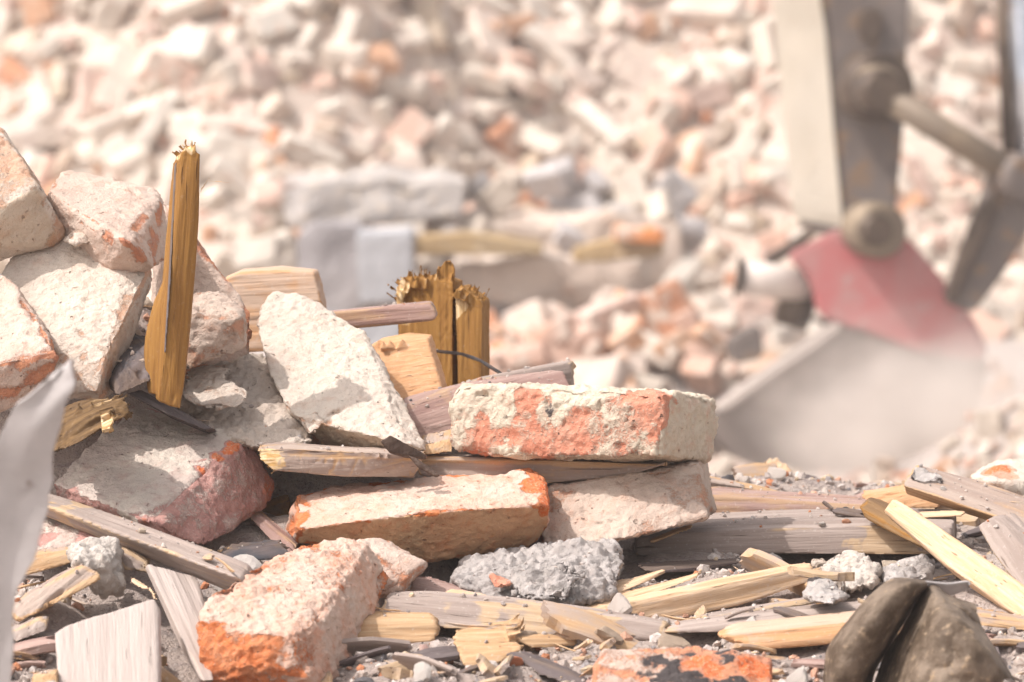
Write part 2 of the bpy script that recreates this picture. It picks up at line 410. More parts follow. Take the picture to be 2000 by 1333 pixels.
solid('brick', 'brick at the left edge with a white upper face and an orange broken front', 'brick',
      [(-190, 540, 100), (0, 536, 80), (20, 545, 70), (60, 606, 20), (110, 678, -50), (116, 690, -52), (-40, 720, -62), (116, 722, -40), (62, 776, -28), (-60, 835, -40), (-220, 820, 0), (90, 640, 60), (60, 740, 50)],
      'pink', dust=.97, chip=1., rough=1.3, faces=[((.1, -.35, .9), .8, 0, .68)], paint=[(112, 685, -50, 16, 0, .05)])
solid('brick', 'big whitish brick leaning on its corner in the centre of the pile', 'brick',
      [[(530, 567, 260), (580, 575, 255), (640, 605, 235), (712, 650, 200), (748, 700, 170), (790, 790, 105), (834, 880, 30), (790, 866, 12), (580, 818, 62), (560, 800, 80), (530, 740, 120), (512, 682, 170), (498, 625, 215), (503, 600, 235),
       (620, 884, 105), (745, 890, 100), (822, 892, 50), (754, 874, 36), (590, 640, 330), (700, 690, 300), (800, 860, 140), (640, 880, 130)], [(578, 812, 64), (606, 852, 40), (600, 846, 70), (642, 818, 50), (620, 800, 60), (590, 835, 90)]],
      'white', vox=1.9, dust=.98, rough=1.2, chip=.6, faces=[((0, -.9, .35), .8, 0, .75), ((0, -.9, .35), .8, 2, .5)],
      paint=[(648, 808, 25, 12, 0, .35), (512, 655, 150, 20, 0, .7)])
solid('brick', 'dusty brick with a dark red right face, just above the long diagonal stick', 'brick',
      [(104, 944, -15), (258, 786, 105), (362, 808, 105), (440, 836, 75), (478, 850, 53), (290, 1018, -105), (541, 947, 65), (530, 985, 50), (410, 1066, -60), (395, 1068, -70), (110, 985, -5), (285, 1066, -75), (300, 960, 175), (480, 1000, 115)],
      'dred', vox=2.1, dust=.38, rough=1.2, chip=1.2, faces=[((-.25, .85, .4), .7, 0, 1.1)],
      paint=[(398, 912, -12, 9, 0, -.5), (412, 898, 0, 11, 0, -.7), (426, 884, 10, 12, 0, -.7), (440, 870, 22, 11, 0, -.6), (454, 856, 36, 10, 0, -.4), (250, 990, -85, 30, 0, .95), (275, 1020, -100, 14, 0, -.2), (300, 1010, -100, 14, 0, .0), (150, 990, -25, 20, 0, .2), (530, 960, 60, 22, 0, -.2)])
s_or = solid('brick', 'near pale brick with a rough broken orange end, under the tip of the diagonal stick', 'brick',
      [(385, 1210, -345), (418, 1150, -310), (480, 1112, -250), (560, 1100, -220), (600, 1062, -190), (690, 1050, -170), (722, 1060, -170), (636, 1175, -300), (617, 1212, -345), (764, 1132, -165), (742, 1180, -185), (678, 1290, -290), (655, 1345, -330), (640, 1400, -335), (400, 1420, -330), (388, 1340, -350), (500, 1238, -365), (570, 1240, -365), (480, 1300, -375), (600, 1320, -370)],
      'orange', vox=2.0, dust=.72, rough=1.15, chip=1.3, faces=[((-.05, .85, .4), .7, 0, .86), ((.85, .0, .3), .75, 0, .9), ((-.1, -.1, 1), .82, 0, .02)],
      wear=.55, sand=.8, paint=[(590, 1275, -365, 30, 0, .75), (430, 1240, -360, 14, 0, .5), (540, 1260, -370, 10, 1, .35), (610, 1072, -185, 24, 0, .3), (672, 1110, -215, 22, 0, .55), (650, 1150, -260, 20, 0, .6), (520, 1110, -235, 20, 0, .65), (530, 1172, -290, 22, 0, .5)])
solid('brick_fragment', 'pale slab-like brick fragment tucked behind the near orange brick', 'brick fragment',
      [(690, 1052, -140), (755, 1056, -125), (800, 1075, -130), (837, 1098, -140), (800, 1130, -165), (792, 1168, -155), (700, 1180, -165), (838, 1106, -130), (804, 1140, -140), (780, 1090, -55), (700, 1090, -55)],
      'pink', dust=.95, chip=1.2, paint=[(825, 1115, -95, 20, 0, -.1)])
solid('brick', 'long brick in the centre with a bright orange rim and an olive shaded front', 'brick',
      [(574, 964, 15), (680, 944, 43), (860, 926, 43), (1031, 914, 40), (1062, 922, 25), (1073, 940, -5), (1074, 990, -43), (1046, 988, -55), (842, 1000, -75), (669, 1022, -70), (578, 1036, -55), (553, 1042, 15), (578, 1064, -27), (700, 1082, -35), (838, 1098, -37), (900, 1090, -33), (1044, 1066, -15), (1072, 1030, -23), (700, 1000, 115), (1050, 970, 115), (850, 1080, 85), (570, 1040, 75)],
      'orange', vox=2.0, dust=.92, rough=1.15, chip=1.3, wear=1.5, faces=[((0, -.75, .6), .72, 0, .80), ((0, -.75, .6), .72, 2, .95)],  # olive bed face, darkened further to put its shade into the colour
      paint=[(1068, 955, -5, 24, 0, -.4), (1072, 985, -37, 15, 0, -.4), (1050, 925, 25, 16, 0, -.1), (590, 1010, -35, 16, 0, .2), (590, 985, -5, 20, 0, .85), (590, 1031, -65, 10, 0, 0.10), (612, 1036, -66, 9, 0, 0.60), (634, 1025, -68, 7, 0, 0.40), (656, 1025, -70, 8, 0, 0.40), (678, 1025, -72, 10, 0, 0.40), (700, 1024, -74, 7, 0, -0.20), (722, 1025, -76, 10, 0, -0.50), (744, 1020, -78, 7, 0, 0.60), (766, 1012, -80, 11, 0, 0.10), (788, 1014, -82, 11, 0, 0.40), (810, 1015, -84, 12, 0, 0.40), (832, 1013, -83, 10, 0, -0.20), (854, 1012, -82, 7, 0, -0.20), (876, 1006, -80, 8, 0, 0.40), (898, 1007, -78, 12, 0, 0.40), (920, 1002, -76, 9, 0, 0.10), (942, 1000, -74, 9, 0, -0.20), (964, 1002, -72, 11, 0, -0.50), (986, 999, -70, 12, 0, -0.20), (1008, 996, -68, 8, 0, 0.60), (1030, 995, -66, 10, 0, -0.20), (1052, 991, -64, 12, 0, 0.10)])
s_low = solid('brick', 'tan mortar-covered brick supporting the topmost red and white brick', 'brick',
      [(1048, 962, 45), (1078, 950, 45), (1194, 933, 35), (1300, 915, 38), (1362, 905, 40), (1390, 1005, -5), (1380, 1015, -8), (1356, 1022, -10), (1262, 1044, -20), (1171, 1066, -30), (1060, 1062, 0), (1110, 925, 150), (1380, 890, 150), (1400, 1000, 120), (1090, 1040, 120)],
      'tan', vox=2.0, dust=.9, rough=1.3, paint=[(1375, 960, 15, 40, 0, .5), (1085, 968, 30, 18, 0, .5), (1250, 1040, -15, 20, 0, .5)])
s_top = solid('brick', 'flat-lying red and white mortared brick balanced on top at the centre right', 'brick',
      [(890, 754, 60), (876, 796, 60), (873, 850, 58), (886, 881, 55), (1000, 896, 30), (1288, 889, -20), (1299, 766, -20), (1100, 753, 22), (1390, 902, 90), (1407, 812, 95), (1396, 777, 95), (985, 750, 172), (1380, 772, 120), (985, 875, 170)],
      'red', vox=1.8, dust=.70, rough=1.5, chip=1.3, wear=.25,
      faces=[((0, 1, .1), .8, 0, 1.1), ((.95, 0, .45), .9, 0, .97)],
      paint=[(960, 775, 45, 40, 0, 1.0), (1100, 768, 25, 34, 0, 1.), (1175, 780, 5, 30, 0, .9), (1000, 880, 30, 26, 0, 1.), (1150, 880, 5, 30, 0, .95), (900, 850, 55, 16, 0, .8),
             (1040, 848, 20, 34, 0, .30), (1130, 850, 8, 36, 0, .25), (1215, 845, -8, 30, 0, .45), (1272, 800, -14, 26, 0, .2), (930, 850, 48, 26, 0, .35), (1033, 778, 30, 14, 0, .1), (1250, 772, -10, 22, 0, .3), (1078, 806, 24, 12, 1, .46), (985, 815, 38, 9, 1, .44), (1120, 808, 16, 9, 1, .42)])
solid('brick_fragment', 'small pink brick fragment poking up between the long brick and the grey lump', 'brick fragment',
      [(1052, 1050, 10), (1080, 1022, 20), (1102, 1024, 20), (1122, 1060, 10), (1128, 1095, 0), (1055, 1095, -5), (1060, 1040, 80), (1110, 1050, 80)], 'pink', vox=1.8, dust=.45, warm=0)
solid('brick', 'brick blackened by soot with orange patches at the bottom edge', 'brick',
      [(1150, 1300, -440), (1180, 1272, -420), (1325, 1262, -410), (1480, 1275, -405), (1504, 1290, -408), (1510, 1345, -440), (1325, 1345, -470), (1150, 1370, -450), (1200, 1300, -330), (1490, 1300, -320), (1480, 1400, -380), (1180, 1400, -380)],
      'pink', dust=.6, rough=1.4, chip=1.2, paint=[(1335, 1310, -450, 42, 1, .7), (1420, 1320, -440, 52, 1, .75), (1340, 1278, -415, 22, 1, .7), (1370, 1295, -430, 26, 1, .1), (1490, 1310, -420, 30, 1, .05), (1370, 1295, -430, 26, 0, -.4), (1490, 1310, -420, 30, 0, -.4)])
solid('brick', 'pale brick with an orange chipped corner at the far right, behind the tar-stained plank', 'brick',
      [(1888, 934, 300), (1920, 908, 330), (1962, 897, 330), (2100, 890, 360), (2140, 930, 300), (1932, 945, 270), (2140, 1060, 300), (1920, 1040, 290), (2100, 980, 450), (1950, 960, 420)],
      'white', dust=.92, paint=[(1950, 915, 300, 16, 0, -.4), (1968, 935, 290, 12, 0, -.1)])
solid('brick', 'flat reddish brick slab beneath the left end of the diagonal stick', 'brick',
      [(60, 1026, -60), (100, 1008, -40), (165, 1020, -70), (197, 1046, -110), (195, 1062, -110), (150, 1085, -125), (40, 1082, -110), (190, 1040, -20), (50, 1040, 20)],
      'dred', dust=.62, paint=[(185, 1050, -100, 20, 0, 0), (90, 1042, -90, 14, 0, .1)])
solid('brick_fragment', 'grey brick piece filling the gap under the dark red faced brick', 'brick fragment',
      [(410, 1068, 40), (480, 1020, 120), (478, 1060, 60), (420, 1090, 30), (520, 1000, 200), (430, 1040, 160)], 'tan', dust=.8)
solid('brick_fragment', 'small orange brick chip right of the dark red faced brick', 'brick fragment',
      [(520, 972, 130), (548, 950, 140), (552, 968, 130), (530, 988, 125), (540, 960, 180)], 'orange', vox=1.6, dust=.1)
solid('mortar_chunk', 'small white mortar wedge between the upper bricks at left', 'mortar chunk',
      [(135, 452, 110), (178, 446, 120), (186, 474, 105), (150, 480, 95), (120, 470, 110), (160, 455, 180)], 'white', vox=2, dust=1.)
# ------------------------------------------------------------------ mortar and concrete lumps
solid('mortar_slab', 'sandy crumbling mortar slab between the splinter and the big whitish brick', 'mortar slab',
      [(340, 740, 165), (400, 712, 185), (480, 684, 205), (530, 690, 200), (560, 750, 150), (590, 800, 110), (612, 862, 40), (560, 880, 20), (440, 868, 40), (360, 812, 90), (340, 800, 110), (520, 800, 260), (400, 800, 260), (600, 900, 120)],
      'sand', kind='brick', rough=2.0, chip=1.6, dust=.8, sand=1.2)
solid('plaster_flake', 'thin curled plaster flake lying on the sandy mortar slab', 'plaster flake',
      [[(352, 772, 78), (362, 745, 100), (420, 742, 95), (462, 748, 85), (486, 774, 68), (466, 797, 55), (430, 800, 55), (400, 796, 58), (370, 790, 70), (352, 760, 108), (486, 768, 82), (420, 736, 112)],
       [(362, 745, 100), (365, 728, 125), (430, 712, 130), (452, 722, 125), (436, 745, 95), (365, 722, 140), (445, 714, 142)]], 'white', vox=1.5, dust=1., rough=.8)
s_con = solid('concrete_lump', 'rough grey concrete lump in front of the long brick with a red chip in it', 'concrete lump',
      [[(884, 1132, -110), (925, 1098, -70), (1000, 1076, -40), (1100, 1072, -40), (1180, 1068, -50), (1205, 1064, -55), (1212, 1118, -95), (1190, 1168, -130), (1110, 1182, -150), (1050, 1190, -150), (960, 1172, -145), (905, 1150, -130), (1000, 1110, 40), (1190, 1110, 40), (900, 1150, 0)],
       [(985, 1128, -120), (1030, 1096, -110), (1120, 1100, -115), (1150, 1130, -140), (1110, 1172, -165), (1010, 1176, -165)]],
      'grey', kind='rock', vox=1.9, rough=1.15, dust=.75, sand=1.0)
solid('red_chip', 'red brick chip bedded in the concrete', 'x', [(950, 1125, -140), (962, 1116, -130), (1000, 1132, -140), (1006, 1142, -145), (985, 1146, -150), (968, 1152, -150), (975, 1130, -100)],
      'red', vox=1.5, dust=.2, parent=s_con)
solid('mortar_lump', 'white crumbly mortar lump at left below the diagonal stick', 'mortar lump',
      [(132, 1076, -215), (155, 1062, -205), (222, 1056, -190), (230, 1070, -195), (220, 1095, -215), (244, 1128, -205), (240, 1160, -205), (190, 1165, -220), (188, 1112, -235), (145, 1100, -240), (200, 1090, -120), (215, 1150, -130)],
      'lime', kind='rock', vox=1.9, rough=.9, dust=.85)
solid('mortar_lump', 'crumbly pale mortar lump left of the crumpled brown sheet', 'mortar lump',
      [(1590, 1128, -80), (1620, 1098, -60), (1660, 1094, -60), (1712, 1108, -80), (1705, 1140, -120), (1640, 1158, -130), (1596, 1150, -110), (1650, 1120, 20)],
      'lime', kind='rock', vox=1.8, rough=1.5, dust=.75)
solid('concrete_lump', 'blue-grey concrete lump just above the crumpled brown sheet', 'concrete lump',
      [(1722, 1126, -80), (1760, 1098, -50), (1800, 1094, -50), (1814, 1104, -55), (1812, 1130, -90), (1740, 1145, -110), (1770, 1115, 30)],
      'grey', kind='rock', vox=1.8, rough=.9, dust=.5, stain=.1)
solid('stone_chunk', 'pale stone chunk at the tip of the long splintered board', 'stone',
      [(1582, 1096, 40), (1600, 1086, 50), (1622, 1094, 45), (1626, 1106, 30), (1590, 1112, 20), (1605, 1095, 90)], 'sand', kind='rock', vox=1.6, rough=.5, dust=.9)
solid('stone_chunk', 'dark soot-stained chunk by the tip of the long splintered board', 'stone',
      [(1568, 1158, -200), (1578, 1128, -180), (1606, 1126, -175), (1628, 1140, -180), (1660, 1165, -230), (1630, 1180, -260), (1575, 1175, -240), (1600, 1150, -90)], 'grey', kind='rock', vox=1.7, rough=.6, dust=.4, paint=[(1600, 1140, -180, 22, 1, .75), (1640, 1165, -220, 16, 1, .6)])
solid('brick_chip', 'pink and orange brick chip on the planks at the right', 'brick fragment',
      [(1646, 1030, 190), (1662, 1004, 220), (1684, 996, 225), (1700, 1024, 190), (1695, 1033, 180), (1680, 1010, 280)], 'orange', vox=1.7, dust=.7, paint=[(1665, 1030, 185, 16, 0, -.3)])
solid('mortar_lump', 'chalky white lump sitting on the plank ends at the right', 'mortar lump',
      [(1528, 1022, 200), (1545, 1002, 225), (1575, 1004, 225), (1600, 1018, 205), (1585, 1032, 180), (1535, 1034, 180), (1560, 1010, 290)], 'lime', kind='rock', vox=1.7, rough=.5, dust=1.)
solid('charcoal_lump', 'black charred lump among the plank ends at the right', 'charred lump',
      [(1606, 1016, 215), (1630, 998, 230), (1662, 996, 230), (1650, 1018, 200), (1630, 1030, 185), (1640, 1000, 290)], 'grey', kind='rock', vox=1.7, rough=.7, dust=.2, stain=.95)

# ================================================================== near pile: wood
s_spl = solid('wood_splinter', 'tall brown splinter standing upright among the bricks with a ragged top', 'wood splinter',
      [[(310, 785, -8), (352, 800, -6), (360, 740, -2), (373, 620, 5), (387, 430, 10), (391, 302, 15), (376, 292, 15), (362, 288, 15), (349, 310, 15), (346, 420, 5), (333, 560, -4), (322, 690, -6), (336, 318, 40), (330, 385, 36), (316, 540, 30), (306, 690, 24), (305, 780, 20), (384, 430, 40), (365, 700, 30), (385, 300, 40)], *spikes(346, 312, 370, 286, 18, 12, 22, .1, 2.6, 4), *spikes(360, 292, 382, 294, 18, 12, 26, 0, 2.8, 8),
       [(320, 540, 26), (300, 590, 30), (284, 660, 30), (280, 690, 30), (290, 770, 20), (318, 775, 5), (330, 560, 5), (318, 560, 45), (300, 700, 50)]],
      'w_dark', kind='wood', vox=1.3, dust=.2, ends=(0, 3), paint=[(368, 285, 18, 12, 2, .9), (348, 305, 18, 8, 2, .7)], axis=((330, 780, 0), (365, 290, 25)), rough=.9)
solid('grain_crack', None, 'x', ex([(341, 320, 20), (346, 316, 18), (333, 560, -8), (324, 690, -9), (320, 690, -8), (329, 555, -6)], (0, 0, 8)), 'w_char', kind='wood', vox=1.2, dust=.9, rough=.3, parent=s_spl)
solid('sliver', None, 'x', [(388, 372, 12), (408, 346, 8), (411, 348, 8), (391, 380, 12), (400, 362, 12)], 'w_tan', kind='wood', vox=.9, rough=.1, dust=0, parent=s_spl)
solid('sliver', None, 'x', [(406, 352, 8), (440, 354, 4), (452, 358, 2), (440, 359, 4), (406, 356, 8), (430, 355, 8)], 'w_fresh', kind='wood', vox=.9, rough=.1, dust=0, parent=s_spl)
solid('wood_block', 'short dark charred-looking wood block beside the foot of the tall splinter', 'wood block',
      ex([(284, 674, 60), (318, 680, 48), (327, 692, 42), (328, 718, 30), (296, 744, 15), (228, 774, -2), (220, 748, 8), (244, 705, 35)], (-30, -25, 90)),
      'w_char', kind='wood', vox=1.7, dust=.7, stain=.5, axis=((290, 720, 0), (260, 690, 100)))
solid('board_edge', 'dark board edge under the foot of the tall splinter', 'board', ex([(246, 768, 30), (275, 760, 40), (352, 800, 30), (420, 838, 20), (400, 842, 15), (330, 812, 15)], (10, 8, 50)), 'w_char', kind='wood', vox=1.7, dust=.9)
solid('rotten_stub', 'rotten brown wood stub with torn fibres at left, next to the pale sheet', 'wood stub',
      [[(105, 810, -80), (176, 776, -80), (236, 778, -85), (254, 790, -88), (252, 812, -95), (200, 838, -110), (150, 868, -110), (100, 888, -100), (110, 800, 10), (240, 800, -30)],
       [(190, 800, -112), (222, 790, -112), (228, 800, -115), (222, 845, -122), (196, 850, -120), (205, 815, -90)],
       *spikes(236, 770, 256, 815, -88, 9, 20, 0, 4, 9), *spikes(130, 800, 230, 776, -84, 12, 12, .8, 3.5, 10)],
      'w_rot', kind='wood', vox=1.4, dust=.3, stain=.1, rough=1.5, chip=1, ends=(0, 3), paint=[(205, 777, -84, 13, 2, .4), (250, 790, -86, 8, 2, .4), (210, 822, -118, 14, 2, 1.)], axis=((100, 855, -95), (250, 790, -90)))
solid('painted_lath', 'brownish painted lath sticking out right of the big whitish brick', 'lath',
      ex([(560, 618, 310), (840, 590, 285), (850, 604, 283), (853, 620, 283), (846, 627, 284), (700, 640, 300), (560, 655, 315)], (4, -4, 30)), 'w_pink', kind='wood', vox=1.8, dust=.9, rough=.6)
solid('sawn_offcut', 'orange sawn wood offcut with a torn top edge behind the whitish brick', 'wood offcut',
      [ex([(700, 690, 255), (738, 668, 250), (790, 658, 245), (834, 662, 240), (864, 758, 210), (870, 790, 205), (730, 800, 215)], (10, -8, 28)), *spikes(738, 670, 834, 664, 243, 16, 7, 0, 4, 17)], 'w_orange', kind='wood', vox=1.8, dust=.1, ends=(0, 0), axis=((720, 780, 220), (860, 772, 220)))
s_bm = solid('broken_beam', 'snapped upright brown beam with a torn fibrous top behind the whitish brick', 'beam',
      [ex([(776, 770, 400), (772, 560, 410), (800, 542, 405), (850, 545, 395), (884, 552, 388), (886, 770, 380)], (20, -5, 55)),
       ex([(893, 770, 360), (888, 565, 372), (905, 560, 368), (944, 590, 362), (942, 770, 350)], (12, -5, 70)),
       [(846, 550, 398), (858, 520, 400), (872, 506, 402), (882, 506, 402), (892, 524, 400), (890, 600, 394), (850, 600, 398), (875, 515, 424), (880, 580, 430)],
       *spikes(772, 585, 800, 548, 402, 22, 34, -.1, 3.2, 5), *spikes(796, 550, 884, 556, 398, 60, 34, .1, 3.2, 6), *spikes(890, 570, 944, 592, 366, 36, 34, .1, 3.2, 7)],
      'w_dark', kind='wood', vox=1.5, dust=.1, rough=1.2, ends=(0, 3), paint=[(780, 565, 404, 20, 2, .6), (830, 543, 398, 16, 2, .35), (920, 572, 366, 16, 2, .35), (888, 600, 372, 14, 2, .9), (783, 610, 406, 18, 2, .7)], axis=((850, 760, 390), (850, 540, 400)))
solid('old_nail_wire', 'dark bent iron rod in front of the snapped beam', 'iron rod', [[(838, 681, 330), (838, 690, 330), (905, 697, 325), (905, 687, 325), (870, 685, 340)], [(900, 686, 325), (900, 697, 325), (945, 713, 320), (946, 702, 320), (920, 695, 333)], [(940, 701, 320), (941, 713, 320), (982, 738, 310), (986, 730, 310), (960, 715, 330)]], 'w_char', kind='wood', vox=1.4, dust=.2, stain=.5, rough=.4)
solid('old_beam', 'pinkish weathered beam running behind the topmost brick', 'beam',
      [(770, 800, 150), (790, 776, 175), (880, 756, 190), (1100, 725, 250), (1118, 760, 225), (1118, 800, 215), (900, 842, 150), (806, 868, 135), (780, 820, 140), (1000, 730, 300), (800, 790, 260)], 'w_pink', kind='wood', vox=2, dust=.85, faces=[((0, -.3, 1), .75, 1, .38)])
solid('weathered_plank', 'grey weathered plank end slanting up behind the topmost brick', 'plank',
      ex([(860, 772, 255), (930, 745, 262), (1060, 718, 285), (1114, 709, 292), (1119, 722, 291), (1118, 775, 288), (900, 800, 260)], (12, -6, 25)), 'w_grey', kind='wood', vox=1.9, dust=.9, rough=1.3, ends=(0, 6))
solid('wood_offcut', 'small tan wood offcut under the left end of the topmost brick', 'wood offcut',
      ex([(820, 872, 62), (885, 855, 66), (885, 885, 58), (830, 890, 55)], (0, -20, 60)), 'w_tan', kind='wood', vox=1.7, dust=.5)
solid('torn_lath', 'lath with torn yellow fibres at its left end, below the big whitish brick', 'lath',
      [ex([(500, 878, -10), (560, 875, -15), (836, 888, -5), (806, 934, 10), (680, 934, -8), (535, 922, -15), (505, 900, -12)], (5, -12, 48)), *spikes(535, 925, 500, 876, -8, 9, 16, 0, 3.5, 12), *spikes(560, 874, 800, 886, -8, 26, 7, .6, 2.6, 13)], 'w_tan', kind='wood', vox=1.5, dust=.95, ends=(2, 4), rough=1.2, paint=[(520, 898, -12, 18, 2, .8)])
solid('bearing_lath', 'long lath pressed flat between the topmost brick and the tan brick below it', 'lath',
      ex([(800, 900, 60), (835, 890, 62), (1000, 898, 58), (1200, 902, 45), (1310, 906, 38), (1240, 926, 44), (1160, 937, 48), (1074, 946, 52), (900, 940, 58), (820, 930, 62)], (2, -6, 40)), 'w_tan', kind='wood', vox=1.7, dust=.75)
solid('diagonal_stick', 'long grey squared stick lying diagonally down onto the near orange brick', 'stick',
      [(60, 955, -15), (95, 961, -25), (60, 978, -70), (92, 986, -78), (60, 998, -45), (92, 1004, -52), (485, 1100, -240), (467, 1130, -290), (516, 1184, -266), (534, 1168, -230), (95, 972, 0)],
      'w_grey', kind='wood', vox=1.8, dust=.85, rough=1.1, faces=[((-.2, -.6, .8), .8, 2, .6)], paint=[(200, 1030, -60, 60, 0, .3)])
solid('pink_stick', 'short pinkish stick leaning left of the long central brick', 'stick', ex([(478, 1005, 30), (500, 1000, 35), (582, 1066, -20), (572, 1082, -25), (545, 1078, -20)], (6, -8, 18)), 'w_pink', kind='wood', vox=1.5, dust=.9)
solid('brown_block', 'dark brown wood corner hidden behind the left end of the long central brick', 'wood block', ex([(498, 994, 110), (565, 968, 120), (570, 1040, 100), (555, 1052, 95), (508, 1030, 100)], (-10, -18, 60)), 'w_dark', kind='wood', vox=1.8, dust=.5)
solid('split_board', 'long honey-coloured split board with a smooth sunlit face', 'board',
      ex([(1150, 1200, -170), (1214, 1180, -160), (1400, 1140, -130), (1540, 1112, -95), (1589, 1108, -85), (1592, 1120, -85), (1582, 1138, -90), (1440, 1186, -125), (1290, 1218, -150), (1200, 1222, -165)], (6, -10, 22)), 'w_fresh', kind='wood', vox=1.7, dust=.28, ends=(22, 8), faces=[((0, -.9, .3), .8, 2, .6)])
for i, (pts, lab) in enumerate([
    ([(1068, 1194, -140), (1085, 1178, -130), (1312, 1108, -60), (1316, 1116, -60), (1120, 1200, -145)], 'thin split lath spreading from the left end of the honey-coloured board'),
    ([(1100, 1202, -150), (1180, 1168, -125), (1382, 1114, -70), (1378, 1126, -72), (1180, 1196, -145)], 'second split lath spreading beside the honey-coloured board'),
    ([(1075, 1188, -120), (1240, 1124, -70), (1246, 1130, -70), (1085, 1192, -122)], 'pencil-thin split sliver above the honey-coloured board')]):
    solid('split_lath', lab, 'lath', ex(pts, (3, -5, 12)), 'w_fresh', kind='wood', vox=1.4, dust=.15, ends=(12, 14), rough=1.2)
solid('long_batten', 'long grey batten lying across the centre bottom, darker at its left half', 'batten',
      ex([(735, 1190, -205), (752, 1168, -195), (850, 1168, -198), (1000, 1180, -205), (1200, 1205, -215), (1308, 1226, -220), (1306, 1250, -225), (1200, 1252, -230), (1000, 1244, -225), (860, 1222, -215), (730, 1212, -212)], (4, -10, 35)),
      'w_grey', kind='wood', vox=1.8, dust=.85, rough=1.4, ends=(6, 5), paint=[(790, 1200, -207, 55, 1, .34), (860, 1210, -214, 30, 1, .3), (1050, 1205, -212, 60, 0, .35)])
solid('yellow_offcut', 'short yellow splintered offcut against the near orange brick', 'wood offcut',
      ex([(690, 1210, -240), (850, 1212, -235), (862, 1222, -236), (856, 1248, -242), (840, 1256, -245), (700, 1258, -250), (680, 1240, -245)], (6, -12, 40)), 'w_tan', kind='wood', vox=1.7, dust=.2, rough=1.6, ends=(0, 7))
solid('torn_chunk', 'yellowish torn wood chunk with ragged fibres at the bottom centre', 'wood chunk',
      [[(868, 1250, -300), (880, 1268, -310), (905, 1300, -325), (930, 1310, -325), (975, 1295, -320), (1020, 1270, -310), (1000, 1230, -290), (930, 1228, -285), (880, 1235, -290), (950, 1250, -220)],
       [(880, 1232, -270), (1020, 1205, -255), (1022, 1222, -260), (985, 1250, -275), (890, 1248, -278), (950, 1220, -230)],
       *spikes(1000, 1228, 1022, 1290, -305, 12, 26, .1, 4, 14), *spikes(1000, 1205, 1025, 1226, -258, 5, 22, 0, 4, 15)],
      'w_tan', kind='wood', vox=1.4, dust=.4, rough=1.3, chip=1, ends=(8, 2), axis=((870, 1262, -300), (1020, 1250, -300)))
solid('thin_batten', 'thin tan batten running off right under the long grey batten', 'batten', ex([(985, 1250, -275), (1060, 1240, -255), (1140, 1250, -240), (1130, 1262, -245), (1040, 1268, -270)], (4, -5, 15)), 'w_tan', kind='wood', vox=1.5, dust=.3, ends=(10, 10))
solid('brown_board', 'brown flat board end behind the long grey batten', 'board', ex([(798, 1160, -130), (806, 1132, -110), (840, 1132, -110), (880, 1152, -125), (985, 1178, -150), (960, 1192, -170), (800, 1176, -150)], (0, -6, 14)), 'w_pink', kind='wood', vox=1.6, dust=.9, stain=.05)
solid('thin_flake', 'pale thin wood flake below the grey concrete lump', 'wood flake', ex([(850, 1172, -165), (880, 1152, -150), (940, 1160, -150), (985, 1176, -160), (960, 1186, -175)], (0, -2, 6)), 'w_fresh', kind='wood', vox=1.3, dust=.6)
s_grb = solid('ochre_board', 'ochre-edged board lying at the right, left of the crumpled brown sheet', 'board',
      ex([(1380, 1246, -300), (1440, 1232, -290), (1620, 1214, -285), (1760, 1200, -280), (1760, 1245, -290), (1625, 1258, -295), (1455, 1272, -305)], (4, -12, 40)), 'w_orange', kind='wood', vox=1.8, dust=.2, rough=1.7, ends=(16, 0), faces=[((0, 1, .15), .7, 0, 1.2)])
solid('grey_plank', 'grey plank lying just behind the ochre-edged board', 'plank', ex([(1270, 1238, -250), (1330, 1222, -235), (1620, 1190, -225), (1760, 1180, -220), (1760, 1196, -225), (1620, 1210, -232), (1400, 1236, -245)], (4, -10, 36)), 'w_grey', kind='wood', vox=1.8, dust=1., rough=1.4, ends=(16, 0), faces=[((0, -.3, 1), .8, 1, .2)])
solid('thin_batten', 'thin grey batten between the grey plank and the honey-coloured board', 'batten', ex([(1320, 1216, -200), (1420, 1196, -180), (1640, 1160, -160), (1640, 1172, -165), (1400, 1210, -190)], (3, -6, 22)), 'w_grey', kind='wood', vox=1.6, dust=.9, ends=(14, 0))
solid('floor_plank', 'long grey plank casting a dark gap, beneath the debris at the right', 'plank',
      ex([(1240, 1052, 90), (1290, 1042, 88), (1560, 1030, 80), (1700, 1026, 78), (1860, 1030, 75), (1860, 1084, 68), (1560, 1083, 72), (1240, 1086, 85)], (6, -34, 130)), 'w_grey', kind='wood', vox=2, dust=.95, rough=1.3, paint=[(1730, 1060, 75, 40, 0, .3), (1740, 1070, 75, 30, 1, .25)])
solid('top_plank', 'pinkish plank lying on the long grey plank, right of the tan brick', 'plank', ex([(1330, 985, 210), (1390, 970, 215), (1540, 985, 220), (1720, 990, 225), (1720, 1012, 220), (1540, 1018, 215), (1340, 1014, 205)], (6, -18, 80)), 'w_pink', kind='wood', vox=1.9, dust=.6, rough=1.3, ends=(0, 10))
solid('slate_plank', 'bluish grey plank with a split pale tip, right of the tan brick', 'plank', ex([(1340, 938, 300), (1380, 937, 300), (1470, 952, 320), (1530, 968, 335), (1552, 978, 340), (1548, 990, 338), (1480, 985, 325), (1382, 968, 305), (1340, 966, 300)], (6, -8, 40)), 'w_tan', kind='wood', vox=1.8, dust=.1, ends=(0, 14), paint=[(1400, 955, 302, 45, 1, .25), (1455, 970, 312, 30, 1, .25), (1400, 955, 302, 45, 0, 1.2), (1470, 975, 318, 22, 0, 1.2)])
